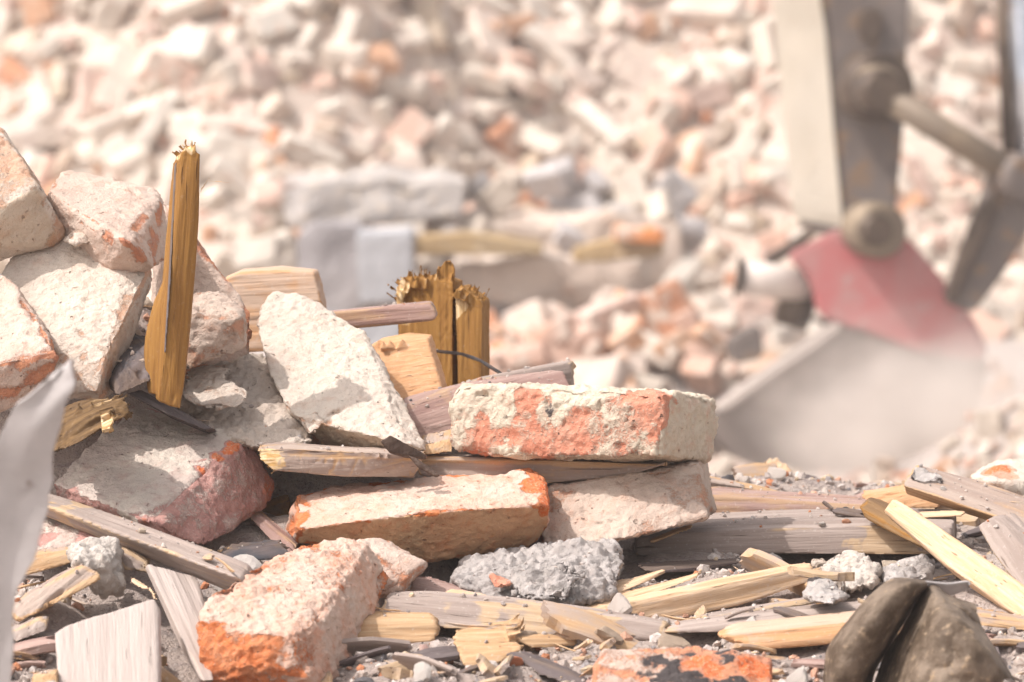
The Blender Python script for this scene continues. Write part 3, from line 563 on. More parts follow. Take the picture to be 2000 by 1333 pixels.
solid('shadow_lath', 'thin lath bridging the dark gap below the long grey plank', 'lath', ex([(1235, 1104, -20), (1300, 1100, -10), (1470, 1090, 20), (1475, 1098, 20), (1380, 1112, -10), (1270, 1122, -30), (1240, 1118, -25)], (3, -5, 20)), 'w_char', kind='wood', vox=1.5, dust=.9, rough=1.5, ends=(8, 14), faces=[((0, 1, 0), .7, 0, .2)])
solid('wedge_lath', 'tan wedge under the right end of the tan brick', 'lath', ex([(1265, 1058, 20), (1320, 1036, 30), (1350, 1028, 35), (1352, 1034, 33), (1275, 1062, 18)], (2, -4, 20)), 'w_tan', kind='wood', vox=1.3, dust=.2)
solid('sunlit_batten', 'bright pale yellow batten slanting down at the right edge', 'batten',
      ex([(1724, 998, -20), (1746, 974, -20), (1788, 1000, -60), (1900, 1075, -130), (2020, 1160, -200), (2100, 1215, -240), (2060, 1250, -245), (1960, 1186, -190), (1850, 1106, -130), (1770, 1036, -60)], (4, 10, 14)), 'w_fresh', kind='wood', vox=1.7, dust=-.1, ends=(5, 0), axis=((1740, 985, 0), (2040, 1185, -220)), rough=.7)
solid('brown_batten', 'brown batten lying behind the bright pale yellow batten', 'batten',
      ex([(1675, 990, 80), (1694, 974, 90), (1726, 986, 80), (1820, 1040, 20), (1960, 1130, -60), (1940, 1140, -65), (1820, 1085, 10), (1690, 1016, 72)], (6, -6, 34)), 'w_dark', kind='wood', vox=1.7, dust=.75, rough=1.2, ends=(6, 0))
s_tar = solid('tarred_plank', 'brownish grey plank with a grey tar patch at its raised end, right edge', 'plank',
      ex([(1786, 905, 200), (1768, 934, 170), (1764, 950, 160), (1860, 978, 140), (2060, 1050, 100), (2060, 990, 150), (1900, 936, 190)], (4, 16, 30)), 'w_tan', kind='wood', vox=1.8, dust=.75, ends=(6, 0), rough=1.1, faces=[((-.2, -.8, .5), .8, 0, .0)])
solid('tar_patch', 'grey tar smear', 'x', [(1782, 912, 188), (1800, 908, 190), (1845, 930, 178), (1850, 942, 170), (1820, 950, 160), (1785, 945, 163), (1770, 932, 168), (1810, 930, 186)], 'grey', kind='rock', vox=1.5, rough=.35, dust=.2, stain=.34, parent=s_tar)
solid('tan_offcut', 'tan offcut lying under the raised end of the tar-stained plank', 'wood offcut', ex([(1680, 968, 270), (1780, 955, 280), (1842, 972, 275), (1834, 992, 268), (1760, 994, 262), (1700, 985, 262)], (4, -10, 50)), 'w_orange', kind='wood', vox=1.8, dust=.3)
solid('thin_stick', 'thin peeled stick lying crosswise below the tar-stained plank', 'stick', ex([(1790, 1002, 130), (1860, 1000, 130), (1888, 1002, 128), (1888, 1010, 126), (1800, 1014, 126)], (2, -3, 10)), 'w_fresh', kind='wood', vox=1.3, dust=.1, ends=(3, 5))
solid('grey_batten', 'grey batten with a tan side at the right edge before the tar-stained plank', 'batten',
      ex([(1911, 1030, -40), (1925, 1018, -40), (1960, 1012, -35), (1985, 1040, -50), (2060, 1110, -120), (2080, 1240, -170), (2000, 1160, -120), (1940, 1080, -70)], (20, -12, 25)), 'w_grey', kind='wood', vox=1.8, dust=1., faces=[((-.6, -.4, .6), .75, 0, 0.)])
solid('loose_plank', 'tan plank strip lying behind the crumpled brown sheet at the right edge', 'plank', ex([(1870, 1192, -250), (1920, 1196, -250), (2060, 1218, -260), (2060, 1240, -265), (1900, 1222, -262)], (2, -8, 26)), 'w_tan', kind='wood', vox=1.7, dust=.6)
solid('far_fragment', 'blurred pale wood fragment standing up at the back edge of the pile', 'wood fragment',
      [[(1490, 965, 800), (1484, 925, 805), (1492, 885, 810), (1520, 884, 815), (1540, 905, 810), (1556, 960, 800), (1500, 960, 850)],
       [(1440, 914, 780), (1452, 910, 780), (1500, 942, 790), (1496, 956, 790), (1470, 945, 800)],
       [(1470, 985, 780), (1490, 935, 790), (1540, 938, 800), (1610, 995, 800), (1600, 1010, 790), (1480, 1010, 780), (1530, 980, 860)]], 'w_fresh', kind='wood', vox=2.2, dust=.35, rough=2, ends=(0, 8), axis=((1500, 970, 800), (1510, 890, 800)))
solid('log_offcut', 'blurred sawn plank end rising left of the snapped beam', 'plank',
      ex([(440, 545, 440), (470, 532, 440), (545, 528, 440), (612, 534, 440), (628, 590, 430), (640, 680, 425), (470, 690, 425)], (8, -6, 45)), 'w_orange', kind='wood', vox=2, dust=.6, rough=1.2, axis=((440, 600, 440), (620, 592, 440)))
solid('dark_shard', 'dark curled shard caught under the lower tip of the big whitish brick', 'metal shard',
      ex([(742, 862, -25), (762, 850, -24), (790, 868, -20), (834, 888, -15), (830, 896, -15), (790, 892, -20), (760, 884, -25)], (2, 3, 6)), 'wire', kind='brick', vox=1.2, rough=.2, chip=0)
solid('slate_sliver', 'narrow dark sliver hanging below the curled dark shard', 'metal shard', ex([(796, 890, -26), (812, 894, -26), (858, 928, -30), (850, 932, -30), (815, 912, -28)], (2, 2, 5)), 'wire', kind='brick', vox=1.1, rough=.2, chip=0)
# lower left group
solid('brown_lath', 'brown lath behind the white mortar lump at left', 'lath', ex([(30, 1085, -190), (140, 1074, -180), (150, 1090, -182), (140, 1100, -186), (40, 1128, -200)], (4, -8, 30)), 'w_tan', kind='wood', vox=1.7, dust=.5, stain=.1)
solid('bark_slab', 'bark-edged slab of wood with an orange rotten end beside the white mortar lump', 'wood slab',
      [(22, 1190, -300), (60, 1160, -290), (158, 1106, -265), (192, 1118, -268), (196, 1132, -272), (170, 1150, -280), (100, 1184, -300), (28, 1220, -315), (150, 1110, -215), (50, 1160, -240)], 'w_tan', kind='wood', vox=1.7, dust=.35, rough=1.8, ends=(4, 8), faces=[((.1, -.6, .8), .8, 0, -.1), ((0, 1, .2), .8, 0, .8)])
solid('small_batten', 'small weathered batten tucked under the diagonal stick', 'batten', ex([(222, 1076, -160), (240, 1070, -158), (290, 1095, -170), (288, 1122, -176), (240, 1112, -170)], (6, -6, 26)), 'w_grey', kind='wood', vox=1.6, dust=.8, stain=.1)
solid('peeled_stick', 'curved peeled stick beside the white mortar lump', 'stick', [[(246, 1120, -215), (262, 1128, -216), (300, 1150, -235), (296, 1160, -238), (250, 1140, -225)], [(290, 1148, -235), (302, 1150, -236), (316, 1178, -250), (308, 1184, -252), (296, 1166, -240)]], 'w_fresh', kind='wood', vox=1.4, dust=.2, ends=(6, 6))
solid('flat_board', 'flat pale grey board pointing at the viewer in the lower left corner', 'board',
      ex([(105, 1236, -395), (130, 1220, -380), (300, 1168, -330), (310, 1186, -340), (309, 1420, -500), (125, 1470, -540)], (6, 14, 8)), 'w_board', kind='wood', vox=2, dust=1.2, rough=.5, axis=((205, 1200, -360), (212, 1420, -520)), faces=[((.9, 0, .3), .8, 1, .2)])
solid('leaning_board', 'narrow grey board sliding down between the flat pale board and the orange brick', 'board',
      ex([(286, 1102, -225), (330, 1108, -225), (385, 1124, -220), (405, 1180, -255), (420, 1330, -370), (395, 1330, -375), (345, 1230, -300)], (-4, 8, 14)), 'w_board', kind='wood', vox=1.8, dust=.9, axis=((310, 1110, -220), (400, 1300, -350)))
solid('short_batten', 'short cut batten end at the left beside the pale sheet', 'batten', ex([(15, 1236, -330), (78, 1206, -320), (94, 1212, -322), (92, 1232, -328), (30, 1256, -340)], (4, -10, 35)), 'w_grey', kind='wood', vox=1.6, dust=.8)
solid('corner_block', 'wood block end at the bottom edge left of the flat pale board', 'wood block', ex([(60, 1322, -470), (112, 1310, -465), (116, 1345, -475), (60, 1360, -480)], (4, -6, 30)), 'w_tan', kind='wood', vox=1.7, dust=.4)
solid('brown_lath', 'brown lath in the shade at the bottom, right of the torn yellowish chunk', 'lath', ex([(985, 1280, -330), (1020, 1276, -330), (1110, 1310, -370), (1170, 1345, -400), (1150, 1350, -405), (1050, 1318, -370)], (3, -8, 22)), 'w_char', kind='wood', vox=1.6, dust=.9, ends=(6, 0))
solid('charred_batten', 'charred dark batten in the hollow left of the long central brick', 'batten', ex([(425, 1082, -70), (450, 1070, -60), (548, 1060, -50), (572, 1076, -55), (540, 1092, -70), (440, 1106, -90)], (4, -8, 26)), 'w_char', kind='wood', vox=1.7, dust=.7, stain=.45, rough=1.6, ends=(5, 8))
solid('twig', 'thin tan twig above the charred dark batten', 'twig', ex([(415, 1078, -50), (450, 1066, -45), (470, 1066, -45), (452, 1074, -48), (418, 1084, -52)], (2, -3, 8)), 'w_tan', kind='wood', vox=1.3, dust=.3, ends=(4, 6))
build_all()

# ------------------------------------------------------------------ bent sheets
def sheet(name, label, cat, rows, mat, thick=.0016, sub=10, amp=.004, seed=1, group=None, fold=False, ragged=0):
    """rows: polylines of measured points; a smooth surface is stretched through them"""
    G = np.array([[tuple(P(*p)) for p in r] for r in rows])
    def interp(A, n):
        k = len(A); t = np.linspace(0, k - 1, n); out = []
        for x in t:
            i = min(int(x), k - 2); f = x - i
            p0, p1, p2, p3 = A[max(i - 1, 0)], A[i], A[i + 1], A[min(i + 2, k - 1)]
            out.append(.5 * ((2 * p1) + (-p0 + p2) * f + (2 * p0 - 5 * p1 + 4 * p2 - p3) * f * f + (-p0 + 3 * p1 - 3 * p2 + p3) * f ** 3))
        return np.array(out)
    nu, nv = len(rows) * sub, len(rows[0]) * sub
    T = interp(np.stack([interp(r, nv) for r in G]), nu)
    if ragged:
        for e, s_ in ((0, 1), (-1, -1)):
            w_ = (fbm(T[e] * 60, 4, 9) - .5) * 2 * ragged + (vnoise(T[e] * 25, 4) > .72) * ragged * .8
            for k_ in range(6): T[k_ if e == 0 else -1 - k_, :, 0] -= s_ * w_ * (1 - k_ / 6)
    co = T.reshape(-1, 3)
    n = fbm(co * 28, 3, seed) - .5
    if fold: n = n * .6 + np.abs(vnoise(co * 22 + 5, seed) * 2 - 1) * .9 + np.abs(vnoise(co * 55, seed + 1) * 2 - 1) * .35
    co = co + np.outer(n, np.array(tuple(-FW))) * amp * 2
    fc = [(i * nv + j, i * nv + j + 1, (i + 1) * nv + j + 1, (i + 1) * nv + j) for i in range(nu - 1) for j in range(nv - 1)]
    b = co.mean(0); b[2] = co[:, 2].min()
    o = link(name, mesh_np(name, co - b, fc), M[mat]); o.location = b
    m = o.modifiers.new('s', 'SOLIDIFY'); m.thickness = thick; m.offset = 0
    if fold: o.data.materials.append(M['palemetal']); m.material_offset_rim = 1  # pale rim slot paints light-catching edges onto the rusty sheet
    return tagit(o, label, cat, group)
sheet('bent_sheet', 'pale grey bent sheet strip rising out of focus at the left edge', 'metal sheet',
      [[(140, 702, -990), (142, 735, -990), (136, 766, -990), (112, 848, -980), (100, 943, -970), (67, 1083, -965), (29, 1173, -960), (26, 1273, -955), (14, 1400, -950)],
       [(132, 712, -986), (92, 770, -986), (67, 830, -985), (49, 900, -977), (42, 960, -970), (14, 1083, -965), (-8, 1173, -960), (-16, 1273, -955), (-27, 1400, -950)],
       [(118, 722, -988), (55, 775, -988), (30, 800, -985), (-3, 866, -980), (-21, 950, -975), (-46, 1083, -970), (-58, 1173, -965), (-66, 1273, -960), (-77, 1400, -955)]], 'palemetal', .003, 14, .0015, 3, ragged=.004)
crumple = bpy.data.objects.new('crumpled_sheet', None); COL.objects.link(crumple)
crumple.location = P(1790, 1420, -460)
tagit(crumple, 'crumpled rusty brown metal sheet with a deep fold at the bottom right', 'metal sheet')
def adopt(o):
    l = o.location.copy(); o.parent = crumple; o.location = l - crumple.location
a = sheet('folded_flap', None, None,
      [[(1606, 1400, -420), (1612, 1310, -430), (1620, 1264, -435), (1660, 1210, -440), (1700, 1165, -440), (1732, 1138, -440), (1756, 1131, -438), (1806, 1137, -430)],
       [(1630, 1400, -450), (1636, 1320, -462), (1648, 1272, -468), (1686, 1222, -472), (1722, 1180, -470), (1750, 1152, -465), (1772, 1142, -460), (1808, 1140, -445)],
       [(1668, 1410, -440), (1676, 1350, -450), (1690, 1300, -455), (1722, 1250, -458), (1752, 1205, -455), (1776, 1172, -450), (1792, 1155, -445), (1810, 1142, -440)],
       [(1688, 1420, -385), (1694, 1365, -395), (1706, 1312, -400), (1736, 1262, -405), (1764, 1214, -405), (1786, 1178, -405), (1798, 1158, -405), (1812, 1144, -410)]], 'rustmetal', .0026, 12, .0035, 4, None, True); adopt(a)
b = sheet('front_face', None, None,
      [[(1690, 1420, -385), (1720, 1300, -400), (1775, 1205, -405), (1812, 1144, -410), (1850, 1164, -415), (1880, 1175, -420), (1903, 1180, -430)],
       [(1720, 1430, -440), (1750, 1310, -450), (1795, 1220, -455), (1825, 1170, -455), (1855, 1180, -460), (1882, 1190, -455), (1905, 1198, -445)],
       [(1770, 1440, -500), (1800, 1340, -500), (1830, 1260, -495), (1850, 1215, -490), (1875, 1215, -490), (1900, 1225, -475), (1918, 1232, -455)],
       [(1840, 1450, -520), (1860, 1370, -520), (1880, 1300, -512), (1895, 1265, -505), (1912, 1260, -500), (1932, 1270, -480), (1950, 1284, -460)],
       [(1920, 1460, -500), (1935, 1400, -500), (1945, 1350, -495), (1955, 1325, -490), (1965, 1325, -485), (1975, 1330, -470), (1984, 1340, -455)]], 'rustmetal', .0026, 16, .010, 5, None, True); adopt(b)
c = sheet('bright_lip', None, None,
      [[(1770, 1136, -445), (1806, 1136, -428), (1850, 1140, -420), (1888, 1136, -415), (1894, 1142, -415)],
       [(1790, 1146, -440), (1815, 1146, -420), (1850, 1158, -408), (1880, 1152, -405), (1892, 1148, -408)],
       [(1805, 1150, -412), (1825, 1154, -405), (1850, 1163, -395), (1870, 1158, -395), (1890, 1150, -400)]], 'palemetal', .0016, 8, .002, 6); adopt(c)

# ================================================================== mound under the pile
CT = [(2000, 1000, 380), (1650, 1000, 440), (1400, 1000, 330), (1550, 1125, 70), (1750, 1130, 30), (1200, 1200, -100), (1400, 1310, -330), (900, 1350, -440), (700, 1310, -320),
      (1950, 1350, -400), (300, 1400, -440), (60, 1400, -520), (350, 1330, -280), (480, 1095, -40), (560, 1000, 90), (420, 900, 160), (470, 770, 230), (150, 700, 240), (200, 560, 330), (700, 920, 150),
      (1000, 830, 330), (800, 790, 430), (1200, 980, 260), (60, 1170, -230), (1980, 1165, -130), (1650, 1370, -420), (1150, 1340, -400), (560, 1420, -400), (1800, 1400, -440), (450, 1380, -330), (900, 1180, -60), (1250, 1090, 60), (-300, 700, 250), (-500, 900, 50),
      (-300, 1200, -250), (2400, 1060, 250), (2300, 1250, -300), (-600, 800, 400), (1800, 1050, 230), (250, 1240, -220), (0, 560, 330), (-250, 500, 420), (1300, 1230, -200), (1900, 1250, -250)]
CP = np.array([tuple(P(*c)) for c in CT])
def mound_h(x, y):
    d = np.sqrt((x[:, None] - CP[None, :, 0]) ** 2 + (y[:, None] - CP[None, :, 1]) ** 2)
    w = 1 / (d + .02) ** 3.2
    h = (w * CP[None, :, 2]).sum(1) / w.sum(1)
    f = 1 - sstep(.10, 1.25, d.min(1))
    q = np.stack([x, y, np.zeros_like(x)], 1)
    return -.03 + (h + .03) * f + ((fbm(q * 30, 4, 2) - .5) * .022 + (fbm(q * 9, 3, 5) - .5) * .03) * f
nx, ny = 330, 360
gx, gy = np.meshgrid(np.linspace(-2.2, 2.2, nx), np.linspace(1.6, 6.2, ny)); gx = gx.ravel(); gy = gy.ravel()
gx = np.sign(gx) * (np.abs(gx) / 2.2) ** 1.5 * 2.2
hz = np.concatenate([mound_h(gx[i:i + 20000], gy[i:i + 20000]) for i in range(0, len(gx), 20000)])
fc = [(i * nx + j, i * nx + j + 1, (i + 1) * nx + j + 1, (i + 1) * nx + j) for i in range(ny - 1) for j in range(nx - 1)]
mco = np.stack([gx, gy, hz], 1)
tagit(link('rubble_mound', mesh_np('rubble_mound', mco, fc), M['ground']), kind='structure')

# everything that can carry loose grit
vs, ps, src = [], [], []
def addbvh(o, allow):
    me = o.data; mw = o.matrix_world if False else Matrix.Translation(o.location if o.parent is None else o.location + o.parent.location)
    k = len(vs); vs.extend([mw @ v.co for v in me.vertices]); ps.extend([[i + k for i in p.vertices] for p in me.polygons]); src.extend([allow] * len(me.polygons))
for s in SPECS: addbvh(s['obj'], 1 if s['mat'] in ('w_pink', 'w_grey', 'w_char', 'w_tan', 'grey', 'sand') else 2)
k = len(vs); vs.extend([Vector(c) for c in mco]); ps.extend([[i + k for i in f] for f in fc]); src.extend([0] * len(fc))
BVH = BVHTree.FromPolygons(vs, ps)
def drop(x, y):
    h, n, i, d = BVH.ray_cast(Vector((x, y, 2.6)), Vector((0, 0, -1)))
    return (h, n, src[i]) if h is not None else (None, None, None)
def wedge(y0=3.05, y1=4.7):
    y = random.uniform(y0, y1); w = y * SW / F / 2 * 1.12
    return random.uniform(-w, w), y

# ------------------------------------------------------------------ gravel (one mass), chips and slivers (each its own)
ICO = bmesh.new(); bmesh.ops.create_icosphere(ICO, subdivisions=1, radius=1)
IV = np.array([tuple(v.co) for v in ICO.verts]); IF = np.array([[v.index for v in f.verts] for f in ICO.faces]); ICO.free()
ICO = bmesh.new(); bmesh.ops.create_icosphere(ICO, subdivisions=3, radius=1)
IV3 = np.array([tuple(v.co) for v in ICO.verts]); IF3 = [[v.index for v in f.verts] for f in ICO.faces]; ICO.free()
def rot():
    q = RNG.normal(size=4); q /= np.linalg.norm(q); w, x, y, z = q
    return np.array([[1 - 2 * (y * y + z * z), 2 * (x * y - z * w), 2 * (x * z + y * w)], [2 * (x * y + z * w), 1 - 2 * (x * x + z * z), 2 * (y * z - x * w)], [2 * (x * z - y * w), 2 * (y * z + x * w), 1 - 2 * (x * x + y * y)]])
TONES = [(.56, .49, .44), (.46, .40, .365), (.50, .42, .37), (.60, .54, .50), (.42, .36, .33), (.52, .30, .21), (.54, .23, .12), (.30, .27, .265), (.16, .15, .155), (.55, .43, .30)]
TW = [.2, .18, .16, .12, .12, .06, .04, .06, .03, .03]
cv, cf, ct = [], [], []
nst = 0
while nst < 24000:
    x, y = wedge(3.0, 4.9); h, n, a = drop(x, y)
    if h is None or a == 2 or (a == 1 and (n.z < .8 or random.random() > .22)): continue
    r = .0012 + .0040 * random.random() ** 2.6 + (random.uniform(.001, .005) if random.random() < .10 and a == 0 else 0)
    if a == 1: r *= .6
    R = rot(); sc = np.array([1, random.uniform(.6, 1), random.uniform(.45, .8)]) * r
    v = (IV * (1 + (RNG.random((len(IV), 1)) - .5) * .5)) * sc @ R.T + np.array((h.x, h.y, h.z + r * .25))
    cf.append(IF + len(cv) * len(IV)); cv.append(v); ct.append(np.tile(np.array(TONES[RNG.choice(10, p=TW)]) * random.uniform(.85, 1.1), (len(IV), 1))); nst += 1
v = np.concatenate(cv); f = np.concatenate(cf).tolist()
gm = mesh_np('gravel', v, f, False)
at = gm.attributes.new('tone', 'FLOAT_COLOR', 'POINT'); at.data.foreach_set('color', np.c_[np.clip(np.concatenate(ct), 0, 1), np.ones(len(v))].astype(np.float32).ravel())
tagit(link('gravel', gm, M['gravel']), 'fine pale grit and gravel covering the mound between the bricks and boards', 'gravel', kind='stuff')

def chipmesh(tone, sd):
    v = IV3.copy(); pl = RNG.normal(size=(11, 3)); pl /= np.linalg.norm(pl, axis=1)[:, None]
    dd = RNG.uniform(.55, .95, 11)
    rr = np.min(np.where(v @ pl.T > 1e-3, dd / np.maximum(v @ pl.T, 1e-3), 9), 1); rr = np.minimum(rr, 1.15)
    v = v * rr[:, None]; v *= 1 + (fbm(v * 3.5 + sd, 3, sd) - .5)[:, None] * .16
    v *= np.array([1, random.uniform(.6, .9), random.uniform(.4, .7)])
    me = mesh_np('stone_chip', v, IF3, False)
    at = me.attributes.new('tone', 'FLOAT_COLOR', 'POINT'); at.data.foreach_set('color', np.tile(np.array(tuple(tone) + (1,), dtype=np.float32), len(v)))
    me.materials.append(M['gravel']); return me
KINDS = [('pale stone chip lying loose in the grit of the near pile', 'pale stone chips', [(.60, .54, .49), (.55, .48, .43), (.64, .585, .54)], .55),
         ('orange brick chip lying loose in the grit of the near pile', 'orange brick chips', [(.56, .24, .13), (.58, .30, .19), (.50, .19, .10)], .2),
         ('dark cinder chip lying loose in the grit of the near pile', 'dark cinder chips', [(.17, .16, .165), (.26, .235, .23)], .12),
         ('tan stone chip lying loose in the grit of the near pile', 'tan stone chips', [(.48, .37, .28), (.52, .43, .34)], .13)]
CM = [[chipmesh(t, 20 + 5 * i + j) for j, t in enumerate(k[2])] for i, k in enumerate(KINDS)]
def put(me, name, lab, cat, grp, x, y, zoff, scale, R):
    o = bpy.data.objects.new(name, me); COL.objects.link(o)
    h, n, a = drop(x, y); o.location = (x, y, h.z + zoff); o.scale = scale; o.rotation_euler = R
    return tagit(o, lab, cat, grp)
cnt = 0
while cnt < 230:
    x, y = wedge(3.1, 4.6); h, n, a = drop(x, y)
    if h is None or a == 2 or (a == 1 and (n.z < .85 or random.random() > .12)): continue
    ki = RNG.choice(4, p=[k[3] for k in KINDS]); k = KINDS[ki]; me = random.choice(CM[ki])
    r = random.uniform(.005, .012) if random.random() < .8 or a else random.uniform(.012, .022)
    if a: r *= .6
    put(me, 'stone_chip', k[0], 'stone chip', k[1], x, y, r * .3, (r, r, r), (random.uniform(0, 6), random.uniform(-.6, .6), random.uniform(0, 6))); cnt += 1
def slivermesh(i):
    L, n = 1.0, 14; v = []; w = random.uniform(.035, .07); t = w * random.uniform(.35, .8)
    for k in range(n):
        u = k / (n - 1) - .5; tp = max(.08, min(1, (0.5 - abs(u)) * random.uniform(4, 8)))
        bx, bz = .05 * math.sin(u * 3 + i), .03 * math.cos(u * 4 + i)
        for a, b in ((-1, -1), (1, -1), (1, 1), (-1, 1)):
            v.append((u, bx + a * w * tp * random.uniform(.8, 1.1) / 2, bz + b * t * tp * random.uniform(.8, 1.1) / 2))
    f = [(k * 4 + j, k * 4 + (j + 1) % 4, k * 4 + 4 + (j + 1) % 4, k * 4 + 4 + j) for k in range(n - 1) for j in range(4)] + [(3, 2, 1, 0), tuple(4 * (n - 1) + j for j in range(4))]
    me = mesh_np('wood_sliver', v, f, False)
    at = me.attributes.new('grain', 'FLOAT_VECTOR', 'POINT'); at.data.foreach_set('vector', (np.array(v) * .1 + RNG.random(3)).astype(np.float32).ravel())
    at = me.attributes.new('paint', 'FLOAT_COLOR', 'POINT'); at.data.foreach_set('color', np.tile(np.array((random.choice((0, .3, .6)), 0, 0, 0), dtype=np.float32), len(v)))
    return me
SM = []
for i in range(8):
    m = slivermesh(i); light = i % 2 == 0
    m.materials.append(M['w_fresh' if light else 'w_tan']); SM.append((m, light))
cnt = 0
while cnt < 260:
    x, y = wedge(3.1, 4.6); h, n, a = drop(x, y)
    if h is None or a == 2 or (a == 1 and (n.z < .8 or random.random() > .15)): continue
    m, light = random.choice(SM); L = random.uniform(.015, .045) if random.random() < .85 else random.uniform(.045, .08)
    put(m, 'wood_sliver', 'thin pale wood sliver lying loose on the near pile' if light else 'thin brown wood sliver lying loose on the near pile', 'wood sliver', 'pale wood slivers' if light else 'brown wood slivers',
        x, y, .003, (L, L, L), (random.uniform(0, 6), random.uniform(-.25, .2), random.gauss(0, .7))); cnt += 1

# broken bits of board and bark, each its own
def flakemesh(i):
    a, b, c = random.uniform(.7, 1), random.uniform(.22, .42), random.uniform(.07, .14)
    n, m = 26, 12; v = []; fcs = []
    ph = random.uniform(0, 9)
    for s in (1, -1):
        for k in range(n):
            for j in range(m):
                u, w = k / (n - 1), j / (m - 1)
                e0 = .10 * _j(j, i, 1) + .10 * math.sin(j * .35 + i); e1 = 1 - .13 * _j(j, i, 2) - .12 * math.sin(j * .4 + 2 * i)
                x = (e0 + (e1 - e0) * u - .5) * a; y = (w - .5) * b * (1 - .35 * abs(u - .5))
                v.append((x, y, s * c * .5 * (1 - .5 * (2 * w - 1) ** 4) + .05 * math.sin(u * 2.4 + ph)))
    for s in (0, 1):
        o = s * n * m
        for k in range(n - 1):
            for j in range(m - 1):
                q = [o + k * m + j, o + (k + 1) * m + j, o + (k + 1) * m + j + 1, o + k * m + j + 1]; fcs.append(q if s == 0 else q[::-1])
    o = n * m
    ring = [k * m for k in range(n)] + [(n - 1) * m + j for j in range(1, m)] + [k * m + m - 1 for k in range(n - 2, -1, -1)] + [j for j in range(m - 2, 0, -1)]
    for q in range(len(ring)):
        r0, r1 = ring[q], ring[(q + 1) % len(ring)]; fcs.append([r1, r0, r0 + o, r1 + o])
    me = mesh_np('wood_flake', v, fcs, False)
    at = me.attributes.new('grain', 'FLOAT_VECTOR', 'POINT'); at.data.foreach_set('vector', (np.array(v) * .06 + RNG.random(3)).astype(np.float32).ravel())
    at = me.attributes.new('paint', 'FLOAT_COLOR', 'POINT'); at.data.foreach_set('color', np.tile(np.array((random.choice((.4, .8, 1)), 0, 0, 0), dtype=np.float32), len(v)))
    return me
def _j(j, i, s): return _hash(np.array([j]), np.array([i]), np.array([s]), 3)[0] * .7 + .3 * math.sin(j * .8 + i)
FLK = []
for i, (mt, nm_) in enumerate([('w_fresh', 'pale split'), ('w_grey', 'grey weathered'), ('w_tan', 'tan'), ('w_char', 'dark'), ('w_grey', 'grey weathered'), ('w_char', 'dark'), ('w_pink', 'pinkish brown'), ('w_grey', 'grey weathered')]):
    m = flakemesh(i); m.materials.append(M[mt]); FLK.append((m, nm_))
cnt = 0
while cnt < 280:
    x, y = wedge(3.08, 4.35) if cnt % 2 else wedge(3.08, 3.65); h, n, a = drop(x, y)
    if h is None or a == 2 or (a == 1 and (n.z < .8 or random.random() > .2)): continue
    m, nm_ = random.choice(FLK); L = random.uniform(.018, .05) if random.random() < .75 else random.uniform(.05, .10)
    put(m, 'wood_flake', nm_ + ' wood flake among the grit of the near pile', 'wood flake', nm_ + ' wood flakes', x, y, .004, (L, L, L), (random.gauss(0, .45), random.gauss(0, .22), random.gauss(0, .8))); cnt += 1
# ================================================================== yard and rubble slope
def gridmesh(name, xs, ys, hf, mat):
    X, Y = np.meshgrid(xs, ys); X = X.ravel(); Y = Y.ravel(); n = len(xs)
    co = np.stack([X, Y, hf(X, Y)], 1)
    fc = [(i * n + j, i * n + j + 1, (i + 1) * n + j + 1, (i + 1) * n + j) for i in range(len(ys) - 1) for j in range(n - 1)]
    return tagit(link(name, mesh_np(name, co, fc), M[mat]), kind='structure'), co, fc
g = mesh_np('ground', [(-250, -150, 0), (250, -150, 0), (250, 400, 0), (-250, 400, 0)], [(0, 1, 2, 3)])
tagit(link('ground', g, M['yard']), kind='structure')
def slope_h(x, y):
    q = np.stack([x, y, 0 * x], 1)
    foot = 18.6 + .5 * np.sin(x * .9) + .25 * np.sin(x * 2.3 + 1)
    t = np.clip(y - foot, 0, None)
    # a low shelf of larger debris first, then the steep tip
    h = np.minimum(t * .28, .28) + np.clip(t - 1.0, 0, None) * .86
    h = np.where(h > 3.2, 3.2 + (h - 3.2) * .15, h)
    fall = 1 - sstep(9, 16, np.abs(x - 1.0))
    back = 1 - sstep(29, 33, y)
    return h * fall * back + (fbm(q * 1.6, 4, 8) - .5) * .35 * np.clip(t, 0, 1) * fall * back - .012 - .2 * sstep(.02, 0, t)
hill, hco, hfc = gridmesh('rubble_slope', np.linspace(-16, 18, 230), np.linspace(17.2, 34, 170), slope_h, 'hill')
def heap_h(x, y):
    q = np.stack([x, y, 0 * x], 1)
    d = np.sqrt(((x - .42) / 1.25) ** 2 + ((y - 14.7) / .9) ** 2)
    d2_ = np.sqrt(((x - 1.75) / 1.0) ** 2 + ((y - 12.7) / .75) ** 2)
    return .40 * (1 - sstep(0, 1, d)) + .40 * (1 - sstep(0, 1, d2_)) + (fbm(q * 4, 4, 4) - .5) * .08 * (1 - sstep(.6, 1, np.minimum(d, d2_))) - .01
heap, pco, pfc = gridmesh('debris_heap', np.linspace(-1.2, 4.2, 120), np.linspace(11.8, 16.2, 100), heap_h, 'yard')
FB = BVHTree.FromPolygons([Vector(c) for c in hco] + [Vector(c) for c in pco] + [Vector((-250, -150, 0)), Vector((250, -150, 0)), Vector((250, 400, 0)), Vector((-250, 400, 0))],
                          [list(f) for f in hfc] + [[i + len(hco) for i in f] for f in pfc] + [[len(hco) + len(pco) + i for i in range(4)]])
def shoot(px, py):
    d = (P(px, py, 0) - CAM).normalized()
    h, n, i, t = FB.ray_cast(CAM, d); return h, n

